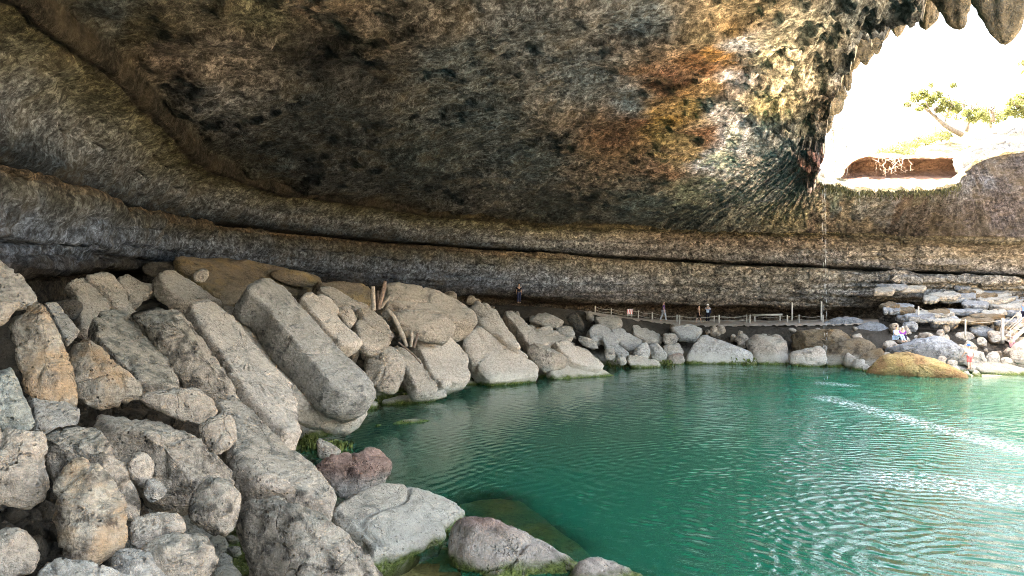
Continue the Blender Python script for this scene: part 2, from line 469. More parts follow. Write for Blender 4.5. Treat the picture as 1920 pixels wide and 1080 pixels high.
# low vault inside, rising steeply towards the open rim
ex = 2.1 - 1.2 * sstep(7.6, 9.0, U)
roofP[:, :, 2] = E[:, 2][:, None] + dz[:, None] * (vv[None, :] ** ex[:, None]) + bul[:, None] * np.sin(math.pi * vv ** 0.75)[None, :]
shell = np.concatenate([wallP, roofP], 1)
NS = NP + NV
faces_shell = grid_faces(NU, NS)
flat = shell.reshape(-1, 3)
nrm = vnormals(flat, faces_shell)
prof_t = np.concatenate([tt, 100 + vv * 100])[None, :].repeat(NU, 0).ravel()
uu = U[:, None].repeat(NS, 1).ravel()
seg = np.concatenate([np.zeros((NU, 1)), np.cumsum(np.linalg.norm(np.diff(shell, axis=1), axis=2), 1)], 1)
flow = np.stack([arc[:, None].repeat(NS, 1), seg, np.zeros((NU, NS))], -1).reshape(-1, 3)
is_roof = prof_t >= 100
v_roof = np.clip((prof_t - 100) / 100, 0, 1)
right = sstep(6.2, 7.4, uu)
streak = np.where(is_roof, 0.10 + 0.62 * right - 0.35 * sstep(9.0, 9.6, uu), 0.12)
d = np.zeros(len(flat))
d += np.where(is_roof, 0.42, 0.26) * fbm(flat * 0.16, 3)
d += np.where(is_roof, 0.22, 0.24) * fbm(flat * 0.62, 4)
d += np.where(is_roof, 0.13, 0.11) * ridged(flat * 1.7, 4)
fl = flow.copy(); fl[:, 0] *= 0.85; fl[:, 1] *= 0.10
d += np.where(is_roof, 0.20 * right, 0.05) * ridged(fl, 3)
fl2 = flow.copy(); fl2[:, 0] *= 2.6; fl2[:, 1] *= 0.30
d += np.where(is_roof, 0.06 * right, 0.035) * ridged(fl2 + 5, 2)
# spalled plates under the roof on the left: shallow steps
pl = fbm(flat * np.array([0.13, 0.20, 0.2]) + 31, 4)
d += np.where(is_roof, (1 - right) * 0.24 * (sstep(0.02, 0.06, pl) + 0.8 * sstep(0.17, 0.20, pl) + 0.6 * sstep(-0.16, -0.13, pl) - 1.0), 0)
# thin horizontal beds in the recess and at the right end
bed = pnoise(np.stack([flat[:, 0] * 0.05, flat[:, 1] * 0.05, flat[:, 2] * 4.5], 1))
low = (prof_t < 6.5)
d += np.where(low, 0.22 * bed, 0)
bed2 = pnoise(np.stack([flat[:, 0] * 0.03, flat[:, 1] * 0.03, flat[:, 2] * 2.3 + 7], 1))
d += np.where(~is_roof, 0.17 * np.sign(bed2) * np.abs(bed2) ** 0.5 * sstep(3.5, 6.0, uu), 0)
d += np.where((prof_t < 11) & (uu > 8.8), 0.42 * np.sign(bed) * np.abs(bed) ** 0.6 * sstep(8.8, 9.8, uu), 0)
flip = -1.0 if nrm[(np.abs(v_roof - 0.5) < 0.05) & is_roof][:, 2].mean() > 0 else 1.0
nd = nrm * flip
keep = 1 - 0.75 * ((prof_t > 9.5) & (prof_t < 14.5))
flat = flat + nd * (d * keep)[:, None]
# hanging fringe along the rim
nf = ridged(np.stack([arc[:, None].repeat(NS, 1).ravel() * 0 + flat[:, 0] * 0.75, flat[:, 1] * 0.75, np.zeros(len(flat))], 1), 3)
band = np.where(is_roof, sstep(0.80, 0.93, v_roof) * sstep(0.5, 1.5, uu) * (1 - sstep(8.75, 9.05, uu)), 0)
flat[:, 2] -= band * (1.5 * np.clip(nf + 0.25, 0, 1.1) ** 1.2 - 1.05)

# stains: rock tones set at view points, tints shifted against the bounce light
ANCH = [
    (60,60,62,62,55),(200,40,78,80,70),(120,160,48,48,42),(270,60,96,80,54),(300,110,122,101,80),(420,110,124,106,84),(400,210,118,106,88),
    (480,30,94,84,58),(600,10,126,100,74),(600,100,36,32,27),(700,80,104,84,63),(760,60,100,86,68),(700,130,60,54,44),(200,230,54,54,46),
    (350,260,58,58,50),(500,300,60,60,51),(600,200,72,69,58),(850,120,92,89,76),(900,220,88,88,77),(800,300,70,70,59),(1000,60,97,92,80),
    (1000,300,80,81,71),(1100,150,100,100,90),(1200,40,105,105,95),(1180,200,98,102,95),(1250,150,100,62,43),(1310,120,126,78,46),
    (1350,110,152,100,50),(1200,235,104,62,41),(1160,255,88,57,39),(1250,220,150,107,54),(1300,200,164,122,70),(1250,270,166,130,80),
    (1300,250,128,82,56),(1220,310,116,86,66),(1250,320,128,90,64),(1340,210,190,170,149),(1360,150,198,178,158),(1370,250,184,171,158),
    (1350,300,188,178,168),(1400,80,163,153,138),(1450,100,192,172,132),(1480,150,197,177,137),(1500,60,152,137,107),(1440,200,182,162,117),
    (1430,260,117,114,102),(1480,280,112,107,94),(1400,320,165,146,122),(1450,350,132,120,102),(1500,330,122,81,66),(1530,310,112,71,56),
    (1400,390,152,137,107),(1300,360,124,118,88),(1200,380,80,83,70),(1300,410,76,76,61),(1480,410,142,122,87),(1050,400,70,68,55),
    (1560,200,84,68,53),(1600,130,88,82,67),(1650,80,78,73,63),(1600,30,112,107,90),(1500,230,79,74,59),(1540,270,66,60,50),
    (1620,385,102,97,87),(1700,380,108,76,66),(1850,380,122,94,80),(1600,420,122,98,74),(1800,440,86,63,51),(1660,395,117,113,110),
    (1880,330,107,84,70),(1820,350,127,118,108),(1700,430,98,74,58),(1600,360,92,90,70),(1720,360,100,98,80),(1560,390,112,92,72),
    (1180,270,118,84,56),(1280,170,138,95,56),(1330,160,150,106,62),(1230,250,148,108,60),(1290,280,150,115,76),(1380,60,140,106,66),(1400,25,130,110,80),(1320,80,112,98,72)]
AN = np.array(ANCH, dtype=float)
def sample_anchor(pts, fl_, rt_):
    y = np.maximum(pts[:, 1], 8.0)
    px = CX + F * pts[:, 0] / y; py = CY - F * pts[:, 2] / y
    wx = 55 * fbm(pts * 0.35 + 3, 4); wy = 35 * fbm(pts * 0.35 + 51, 4)
    sh = 110 * rt_ * fbm(np.stack([fl_[:, 0] * 1.0, fl_[:, 1] * 0.09, 0 * rt_], 1), 4)      # stains feather along the flow
    px, py = px + 0.9 * sh, py - 0.5 * sh
    px = np.clip(px + wx, -200, 2100); py = np.clip(py + wy, -260, 520)
    w = np.zeros(len(pts)); c = np.zeros((len(pts), 3))
    cols = lin(AN[:, 2:5])
    grey = cols.mean(1, keepdims=True); sat = (cols.max(1) - cols.min(1)) / cols.max(1); cols = cols * (1 + np.outer(1 - sstep(0.45, 0.7, sat), [-0.16, -0.01, 0.24])) * (1 + np.outer(sstep(0.55, 0.75, sat), [-0.10, 0.10, 0.30]))
    cream = np.exp(-((AN[:, 0] - 1415) / 95.0) ** 2) * (AN[:, 1] < 345) * (1 - sstep(0.6, 0.75, (AN[:, 2] - AN[:, 4]) / AN[:, 2]))     # pale flowstone apron
    cols = cols * (1 + 0.95 * cream)[:, None] * (1 + np.outer(cream, [0.10, 0.0, -0.06]))  # brightened, and reddened against the green bounce light
    for k in range(len(AN)):
        dd = ((px - AN[k, 0]) ** 2 + (1.6 * (py - AN[k, 1])) ** 2 + 160.0) ** -1.8
        w += dd; c += dd[:, None] * cols[k]
    return c / w[:, None]
stain = np.zeros((len(flat), 3))
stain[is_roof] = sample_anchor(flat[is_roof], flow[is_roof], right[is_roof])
# the wall's bands by height; dark groove and lit ledge top put into colour
band_t = [0, 2.5, 4.0, 5.0, 6.5, 8.0, 9.3, 10.2, 12.0, 13.6, 14.6, 16.0, 17.3, 18.3, 19.2, 21.0]
band_c = lin(np.array([[100,80,58],[96,76,56],[74,66,58],[92,98,104],[140,150,158],[118,112,94],[128,100,68],[178,140,98],[34,36,36],[46,56,60],
                       [88,100,106],[156,158,154],[150,144,116],[126,116,78],[66,57,34],[64,56,36]]))
band_r = lin(np.array([[98,78,58],[92,72,52],[104,88,70],[112,98,80],[124,114,98],[128,116,98],[134,116,92],[134,112,84],[40,38,36],[84,78,70],
                       [118,112,106],[132,120,108],[128,110,92],[96,80,58],[70,64,42],[84,72,48]]))
tw = np.clip(prof_t[~is_roof] + 0.8 * fbm(flat[~is_roof] * 0.6 + 9, 4), 0, 21)
ra = sstep(5.5, 7.5, uu[~is_roof])[:, None]
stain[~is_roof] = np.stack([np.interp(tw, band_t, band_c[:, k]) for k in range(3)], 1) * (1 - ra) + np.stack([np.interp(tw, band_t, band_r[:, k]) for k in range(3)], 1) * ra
# soften the seam between the roof's and the wall's colours
seam = is_roof & (v_roof < 0.06)
wgt = (1 - v_roof[seam] / 0.06)[:, None] * 0.7 * (1 - sstep(6.5, 8, uu[seam]))[:, None]
stain[seam] = stain[seam] * (1 - wgt) + band_c[-1] * wgt
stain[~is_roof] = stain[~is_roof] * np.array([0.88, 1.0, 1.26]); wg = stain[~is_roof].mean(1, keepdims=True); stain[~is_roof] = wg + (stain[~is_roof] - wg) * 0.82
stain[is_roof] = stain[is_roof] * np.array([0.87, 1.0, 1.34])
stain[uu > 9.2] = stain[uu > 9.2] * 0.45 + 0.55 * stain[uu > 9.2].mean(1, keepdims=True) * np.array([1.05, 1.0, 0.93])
stain = np.clip(0.94 * stain * np.where(is_roof, 0.76 + 0.24 * sstep(5.0, 7.0, uu) - 0.68 * sstep(8.9, 9.9, uu), 0.38 + 0.96 * sstep(5.2, 7.2, uu) - 0.35 * sstep(8.5, 10, uu))[:, None], 0.012, 0.60)  # tones scaled along the wall to offset how strongly each stretch is lit

def add_attr(me, name, kind, data):
    a = me.attributes.new(name, kind, 'POINT')
    if kind == 'FLOAT': a.data.foreach_set('value', np.asarray(data, dtype=np.float32))
    elif kind == 'FLOAT_COLOR':
        c = np.ones((len(data), 4), dtype=np.float32); c[:, :3] = data; a.data.foreach_set('color', c.ravel())
    else: a.data.foreach_set('vector', np.asarray(data, dtype=np.float32).ravel())
fs = faces_shell if flip < 0 else faces_shell[:, ::-1]
def shell_piece(name, mask_cols, label):
    idx = np.arange(NU * NS).reshape(NU, NS)[:, mask_cols]
    nc = idx.shape[1]
    o = mesh_obj(name, flat[idx.ravel()], grid_faces(NU, nc)[:, ::-1], M['shell'])
    add_attr(o.data, 'stain', 'FLOAT_COLOR', stain[idx.ravel()])
    add_attr(o.data, 'flow', 'FLOAT_VECTOR', flow[idx.ravel()])
    add_attr(o.data, 'streak', 'FLOAT', streak[idx.ravel()])
    return tag(o, label, kind='structure')
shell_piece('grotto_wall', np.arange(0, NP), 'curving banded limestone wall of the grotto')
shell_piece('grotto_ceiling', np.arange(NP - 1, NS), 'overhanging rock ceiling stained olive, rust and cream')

# top of the roof and the plateau behind the wall
thick = 3.2 - 3.05 * sstep(8.55, 9.0, U)
dirR = Rc[:, :2] - Wc[:, :2]; dirR /= np.linalg.norm(dirR, axis=1)[:, None]
lip = flat.reshape(NU, NS, 3)[:, -1, :]
low_w = sstep(8.5, 9.1, U)
zW = (Rc[:, 2] + 5.0) * (1 - low_w) + np.interp(U, [9, 10.3, 11, 13], [8.3, 8.5, 10.6, 11.5]) * low_w
zO = 15.0 * (1 - low_w) + np.interp(U, [9, 10.3, 11, 13], [9.5, 9.8, 14.0, 16.0]) * low_w
def row(xy, z): return np.concatenate([xy, z[:, None]], 1)
rows = [lip + np.array([0, 0, 0.003]), row(lip[:, :2] + dirR * 0.25, lip[:, 2] + 0.4 * thick), row(Rc[:, :2] - dirR * 0.3, Rc[:, 2] + thick),
        row(Rc[:, :2] * 0.75 + Wc[:, :2] * 0.25, Rc[:, 2] * 0.75 + zW * 0.25 + 0.4 * thick), row(Rc[:, :2] * 0.4 + Wc[:, :2] * 0.6, Rc[:, 2] * 0.4 + zW * 0.6 + 0.25 * thick),
        row(Wc[:, :2], zW), row(Wc[:, :2] - Nin * 14, zW * 0.6 + zO * 0.4), row(Wc[:, :2] - Nin * 45, zO)]
plat = np.stack(rows, 1)
_t = np.concatenate([np.linspace(0, 5, 40), [5.5, 6, 6.5, 7]]); _i = np.clip(_t.astype(int), 0, len(rows) - 2); _f = (_t - _i)[None, :, None]
plat = plat[:, _i] * (1 - _f) + plat[:, _i + 1] * _f
pv = plat.reshape(-1, 3).copy()
pr = _t[None, :].repeat(NU, 0).ravel()
pv[:, 2] += sstep(0.1, 0.6, pr) * (0.30 * fbm(pv * 0.55, 4) + 0.16 * ridged(pv * 1.3, 3))
pv[:, :2] += (sstep(0.1, 0.6, pr) * 0.3 * fbm(pv * 0.8 + 20, 3))[:, None]
M['topsoil'] = rock_mat('bleached_plateau_rock', (0.46, 0.42, 0.34), (0.36, 0.33, 0.26), (0.10, 0.10, 0.06), 0.5, waterline=False, sc=0.5)
tag(mesh_obj('canyon_rim', pv, grid_faces(NU, len(_t))[:, ::-1], M['topsoil']), 'bright creek ledge and plateau above the grotto', kind='structure')

# ------------------------------------------------------------------ pool outline and the boulder slope
POOL = np.array([(20,-4),(12,4),(6,10),(2.9,15),(-1.5,20),(-6.3,26),(-6.5,31),(-6.3,36),(-2.5,46),(2.4,49),(7,54),(13.6,57.5),(20,56),
                 (24,51.5),(28.5,49),(34.5,50),(33.5,44),(27.5,35),(20.5,25),(15.5,16),(14.5,8),(17,-2)], dtype=float)
wall_xy = Wc[::4, :2]; wall_u = U[::4]; wall_floor = zF[::4]
def pool_sd(x, y):
    """signed distance to the shore, positive on land"""
    p = np.stack([x, y], 1); best = np.full(len(p), 1e9); inside = np.zeros(len(p), bool)
    for a, b in zip(POOL, np.roll(POOL, -1, 0)):
        ab = b - a; t = np.clip(((p - a) @ ab) / (ab @ ab), 0, 1)
        best = np.minimum(best, np.linalg.norm(p - a - t[:, None] * ab, axis=1))
        c = ((a[1] > p[:, 1]) != (b[1] > p[:, 1])) & (p[:, 0] < (b[0] - a[0]) * (p[:, 1] - a[1]) / (b[1] - a[1] + 1e-12) + a[0])
        inside ^= c
    return np.where(inside, -best, best)
def wall_near(x, y):
    bd = np.full(len(x), 1e9); bu = np.zeros(len(x)); bz = np.zeros(len(x))
    for k in range(len(wall_xy)):
        dd = (x - wall_xy[k, 0]) ** 2 + (y - wall_xy[k, 1]) ** 2
        m = dd < bd
        bd = np.where(m, dd, bd); bu = np.where(m, wall_u[k], bu); bz = np.where(m, wall_floor[k], bz)
    return np.sqrt(bd), bu, bz
def talus(x, y):
    """reference surface on which the fallen rocks lie"""
    x = np.atleast_1d(np.asarray(x, float)); y = np.atleast_1d(np.asarray(y, float))
    ds = pool_sd(x, y); dw, wu, wz = wall_near(x, y)
    fr = np.clip(ds, 0, None) / (np.clip(ds, 0, None) + dw + 1e-6)
    f0 = np.interp(wu, [0, 5.2, 6.4, 7, 9.5, 10.5, 13], [1, 1, 0.6, 0.42, 0.42, 0.6, 0.8])
    g = np.clip(fr / f0, 0, 1)
    z = WATER + (wz - WATER) * g
    z = np.where(ds < 0, WATER - np.clip(-ds * 0.75, 0, 4.5), z)
    return z
_tx = np.arange(-34, 66, 0.4); _ty = np.arange(-16, 84, 0.4)
GX, GY = np.meshgrid(_tx, _ty, indexing='ij')
TZ = talus(GX.ravel(), GY.ravel()).reshape(GX.shape)
for _ in range(4):
    TZ[1:-1, 1:-1] = (TZ[1:-1, 1:-1] * 4 + TZ[:-2, 1:-1] + TZ[2:, 1:-1] + TZ[1:-1, :-2] + TZ[1:-1, 2:]) / 8
def T(x, y):
    fx = np.clip((x - _tx[0]) / 0.4, 0, len(_tx) - 2); fy = np.clip((y - _ty[0]) / 0.4, 0, len(_ty) - 2)
    i, j = int(fx), int(fy); a, b = fx - i, fy - j
    return (TZ[i, j] * (1 - a) + TZ[i + 1, j] * a) * (1 - b) + (TZ[i, j + 1] * (1 - a) + TZ[i + 1, j + 1] * a) * b
def Tn(x, y, e=1.5):
    n = np.array([-(T(x + e, y) - T(x - e, y)) / (2 * e), -(T(x, y + e) - T(x, y - e)) / (2 * e), 1.0])
    return n / np.linalg.norm(n)
_dd = np.arange(6.0, 80.0, 0.1)
def hit(px, py):
    r = ray(px, py)
    x, y, z = r[0] * _dd, _dd, r[2] * _dd
    i = np.clip(((x - _tx[0]) / 0.4).astype(int), 0, len(_tx) - 1); j = np.clip(((y - _ty[0]) / 0.4).astype(int), 0, len(_ty) - 1)
    k = np.nonzero(z <= TZ[i, j])[0]
    return float(_dd[k[0]]) if len(k) else None
gx, gy = GX.ravel(), GY.ravel()
dwg, wug, _ = wall_near(gx, gy); dsg = pool_sd(gx, gy)
onpath = sstep(5.8, 6.4, wug) * (1 - sstep(9.4, 10, wug)) * (1 - sstep(5.5, 8.5, dwg))
gz = TZ.ravel() - (0.75 + 1.5 * (1 - sstep(14, 26, gy))) * (1 - onpath) * np.where(dsg > -0.5, 1, 0.5)
gz += (1 - onpath) * 0.35 * fbm(np.stack([gx, gy, gz], 1) * 0.8, 4) + 0.03 * fbm(np.stack([gx, gy, gz], 1) * 2, 2)
GZ = gz.reshape(GX.shape)
M['rubble'] = rock_mat('shade_toned_rubble', (0.11, 0.09, 0.07), (0.08, 0.065, 0.05), (0.02, 0.018, 0.015), 0.7, sc=1.4)  # base darkened to stand in for deep shade between the rocks
tag(mesh_obj('ground', np.stack([gx, gy, gz], 1), grid_faces(len(_tx), len(_ty)), M['rubble']), 'rubble slope and pool bed under the fallen rocks, darkened as shade', kind='structure')

# pale beach on the pool's open side, mostly unseen, placed to bounce sunlight inside
bx_, by_ = np.meshgrid(np.arange(12, 66, 0.5), np.arange(-16, 50, 0.5), indexing='ij')
bs = pool_sd(bx_.ravel(), by_.ravel())
bz = np.where(bs > 0, WATER + 0.05 + np.clip(bs, 0, 30) * 0.075, WATER + 0.7 * bs) + 0.08 * fbm(np.stack([bx_.ravel(), by_.ravel(), 0 * bs], 1) * 0.4, 3)
gi = np.array([T(a, b) for a, b in zip(bx_.ravel(), by_.ravel())])
bz = np.where(bs > 0, np.maximum(bz, gi - 0.6), bz)
sm = NT('pale_beach_sand'); SP = sm.pos()
sn = sm.noise(SP, 2.0, 6, 0.65); sn2 = sm.noise(SP, 14, 4, 0.7)
sc_ = sm.mix(sm.ramp(sn, 0.35, 0.65), (0.60, 0.50, 0.37), (0.52, 0.43, 0.31))
sc_ = sm.mix(sm.ramp(sn2, 0.4, 0.7, 0, 0.4), sc_, (0.30, 0.24, 0.16))
sm.principled(sc_, 0.95, 0.1, sm.bump(sm.math('ADD', sn, sm.math('MULTIPLY', sn2, 0.3)), 0.05))
M['sand'] = sm.m
bf = grid_faces(*bx_.shape); bf = bf[bs[bf].min(1) > -2.2]
bu_ = np.unique(bf); bre = np.full(len(bs), -1); bre[bu_] = np.arange(len(bu_))
tag(mesh_obj('beach', np.stack([bx_.ravel(), by_.ravel(), bz], 1)[bu_], bre[bf], M['sand']), 'pale sand beach mostly out of view on the open side of the pool', kind='structure')

# trodden path along the foot of the far wall
pm = NT('trodden_earth'); P_ = pm.pos()
pn = pm.noise(P_, 1.2, 6, 0.65); pf_ = pm.noise(P_, 9, 5, 0.7)
pc = pm.mix(pm.ramp(pn, 0.35, 0.65), (0.55, 0.46, 0.38), (0.45, 0.37, 0.30))
pc = pm.mix(pm.ramp(pf_, 0.35, 0.7, 0, 0.5), pc, (0.22, 0.17, 0.13))
pm.principled(pc, 0.95, 0.1, pm.bump(pm.math('ADD', pn, pm.math('MULTIPLY', pf_, 0.4)), 0.08))
M['earth'] = pm.m
pu = np.linspace(6.45, 9.6, 160); pW = catmull(WALL, pu)
pt = np.gradient(pW[:, :2], axis=0); pt /= np.linalg.norm(pt, axis=1)[:, None]; pn_ = np.stack([pt[:, 1], -pt[:, 0]], 1)
offs = np.linspace(-2.3, 6.6, 24)
pp = []
for k in range(len(pu)):
    for o_ in offs:
        q = pW[k, :2] + pn_[k] * o_
        gq = pW[k, :2] + pn_[k] * max(o_, 0.5); gi_, gj_ = int((gq[0] - _tx[0]) / 0.4), int((gq[1] - _ty[0]) / 0.4)
        pp.append((q[0], q[1], GZ[gi_:gi_ + 2, gj_:gj_ + 2].max() + 0.03))
pp = np.array(pp); pp[:, 2] += 0.06 * fbm(pp * 0.9, 3)
tag(mesh_obj('path', pp, grid_faces(len(pu), len(offs))[:, ::-1], M['earth']), 'trodden brown path along the foot of the far wall', kind='structure')
# ------------------------------------------------------------------ fallen rocks
def chaikin(p, it=1):
    for _ in range(it):
        q = np.roll(p, -1, 0)
        p = np.stack([0.78 * p + 0.22 * q, 0.22 * p + 0.78 * q], 1).reshape(-1, 2)
    return p
def resample(p, n):
    q = np.vstack([p, p[:1]]); L = np.concatenate([[0], np.cumsum(np.linalg.norm(np.diff(q, axis=0), axis=1))])
    s = np.linspace(0, L[-1], n, endpoint=False)
    return np.stack([np.interp(s, L, q[:, k]) for k in range(2)], 1)
ROCKS = {}
def rock(name, label, mat, style, poly, D=None, th=None, tilt=None, rough=1.0, nrm=None, group=None, cat=None, near=0.0, top=None, chip=1.0):
    """a rock whose upper face has the given outline, laid on the slope at its own distance with real thickness"""
    P = np.array(poly, dtype=float)
    A2 = np.roll(P, -1, 0); cr = P[:, 0] * A2[:, 1] - A2[:, 0] * P[:, 1]
    c = np.array([((P[:, 0] + A2[:, 0]) * cr).sum(), ((P[:, 1] + A2[:, 1]) * cr).sum()]) / (3 * cr.sum())
    if cr.sum() < 0: P = P[::-1]
    if D is None:
        low = P[:, 1].max() * 0.35 + c[1] * 0.65
        D = hit(c[0], low) or 60.0
        D -= near
    r = ray(*c); C = r * D
    vd = -r / np.linalg.norm(r)
    if nrm is None:
        n = Tn(C[0], C[1])
        if tilt is None: tilt = 0.25 if style == 's' else 0.6
        n = n * (1 - tilt) + vd * tilt
    else: n = np.array(nrm, float)
    n /= np.linalg.norm(n)
    for _ in range(30):
        if n @ vd > 0.36: break
        n = n + 0.06 * vd; n /= np.linalg.norm(n)
    if top is not None:
        C = r * (top / r[2]) if abs(r[2]) > 1e-6 else C
    Q = []
    for px, py in P:
        rr = ray(px, py); Q.append(rr * ((C @ n) / (rr @ n)))
    Q = np.array(Q)
    u = np.cross(n, [0, 0, 1.0]) if abs(n[2]) < 0.95 else np.cross(n, [0, 1.0, 0])
    u /= np.linalg.norm(u); v = np.cross(n, u)
    q2 = np.stack([(Q - C) @ u, (Q - C) @ v], 1)
    per = np.linalg.norm(np.diff(np.vstack([P, P[:1]]), axis=0), axis=1).sum()
    N = int(np.clip(per / 4.2, 36, 190))
    q2 = resample(chaikin(q2, 1) if style == 'b' else q2, N)
    ext = q2.max(0) - q2.min(0)
    cov = np.cov((q2 - q2.mean(0)).T); ev = np.sqrt(np.linalg.eigvalsh(cov)) * 2.6
    wmin = max(ev[0], 0.15)
    if th is None: th = (0.42 if style == 's' else 0.62) * wmin
    dpx = D / F
    nr = int(np.clip(wmin / dpx / 2 / 4.2, 6, 40))
    nb_ = max(5, nr // 2)
    cen = q2.mean(0)
    # half-rounded profile: (scale, height)
    if style == 's':
        s_top = np.sin(np.linspace(0.0, math.pi / 2, nr))
        hh = lambda s: -0.14 * th * np.clip(s, 0, 1) ** 26 - 0.03 * th * s ** 2
        s_bot = np.concatenate([[1.0], np.cos(np.linspace(0.25, math.pi / 2, nb_))])
        hb_ = np.concatenate([[-0.62 * th], -0.85 * th - 0.15 * th * (1 - s_bot[1:])])
    else:
        s_top = np.sin(np.linspace(0.0, math.pi / 2, nr))
        hh = lambda s: 0.50 * th * (np.clip(1 - s ** 7.0, 0, 1) ** 0.5) - 0.45 * th
        s_bot = np.cos(np.linspace(0.16, math.pi / 2, nb_))
        hb_ = -0.45 * th - 0.60 * th * (1 - s_bot ** 2.5) ** 0.6
    rings = [(s, hh(s)) for s in s_top[1:]] + [(max(s, 0.02), h) for s, h in zip(s_bot, hb_)]
    V = [C + n * hh(0.0) + u * cen[0] + v * cen[1]]
    for s, h in rings:
        w2 = cen + (q2 - cen) * s
        V.append(None); V.pop()
        V.extend(C + n * h + u * a + v * b for a, b in w2)
    V = np.array(V)
    K = len(rings)
    Fq = [(1 + k * N + i, 1 + (k + 1) * N + i, 1 + (k + 1) * N + (i + 1) % N, 1 + k * N + (i + 1) % N) for k in range(K - 1) for i in range(N)]
    Ft = [(0, 1 + i, 1 + (i + 1) % N) for i in range(N)]
    Fb = [tuple(1 + (K - 1) * N + i for i in range(N - 1, -1, -1))]
    fa = np.array(Fq)
    # broken faces: cut the rough shape back to random planes
    E3 = np.stack([u, v, n], 0)
    loc_ = (V - V.mean(0)) @ E3.T
    hs_ = np.maximum(loc_.max(0) - loc_.min(0), 1e-3) / 2
    q_ = loc_ / hs_
    rg = np.random.default_rng(int(abs(P[0, 0] * 13 + P[0, 1] * 7)) + 5)
    for _k in range(18 if style == 'b' else 6):
        pd = rg.normal(size=3)
        if style == 's': pd[2] *= 0.35
        else: pd[2] = abs(pd[2]) + 0.45
        pd /= np.linalg.norm(pd)
        pr_ = q_ @ pd
        cut = pr_.max() * (rg.uniform(0.60, 0.88) if style == 'b' else rg.uniform(0.90, 0.99))
        q_ = q_ - pd * (np.maximum(0, pr_ - cut) * 0.97 * chip)[:, None]
    if style == 's':
        for _k in range(3):
            pd = np.array([rg.normal() * 0.22 * hs_[2] / hs_[0] * 2, rg.normal() * 0.22 * hs_[2] / hs_[1] * 2, 1.0]); pd /= np.linalg.norm(pd)
            pr_ = q_ @ pd; cut = np.quantile(pr_, rg.uniform(0.6, 0.9))
            q_ = q_ - pd * (np.maximum(0, pr_ - cut) * 0.85)[:, None]
    o_ = loc_[:, :2]; n_ = q_[:, :2] * hs_[:2]
    sc2 = (o_.max(0) - o_.min(0)) / np.maximum(n_.max(0) - n_.min(0), 1e-6) * 1.0      # keep the outline's full extent
    n_ = (n_ - (n_.max(0) + n_.min(0)) / 2) * sc2 + (o_.max(0) + o_.min(0)) / 2
    V = np.concatenate([n_, q_[:, 2:] * hs_[2]], 1) @ E3 + V.mean(0)
    vn = vnormals(V, fa)
    if (vn * (V - V.mean(0))).sum() < 0: vn = -vn
    size = wmin
    off = RNG.uniform(-50, 50, 3)
    W = V + off
    amp = rough * size
    dsp = 0.05 * amp * fbm(W * (1.1 / size), 2)
    dsp += 0.04 * amp * ridged(W * (2.1 / size) + 7, 3)
    dsp += 0.035 * min(amp, 1.6) * fbm(W * (5.5 / size), 4)
    if style == 'b' or rough > 0.9:
        cr_ = np.abs(pnoise(W * (0.9 / size) + 77)); dsp -= 0.07 * amp * (1 - sstep(0.0, 0.05, cr_))
    fine = min(0.03, 0.03 * size)
    dsp += fine * rough * ridged(W * 4.5, 3) + min(0.035, 0.05 * size) * rough * fbm(W * 2.6 + 3, 4)
    if style == 's':   # tops stay flatter than the broken sides
        topw = np.concatenate([[1.0], np.repeat([1.0 if k < nr - 3 else 0.0 for k in range(K)], N)])
        dsp = dsp * np.where(topw > 0, 0.55, 1.25)
    V = V + vn * dsp[:, None]
    base = np.array([C[0], C[1], V[:, 2].min()])
    o = mesh_obj(name, V - base, [tuple(f) for f in Fq] + Ft + Fb, M[mat], loc=base)
    tag(o, label, cat or ('slab' if style == 's' else 'rock' if name == 'rock' else 'boulder'), group, 'thing')
    ROCKS[label] = (o, C, n)
    return o

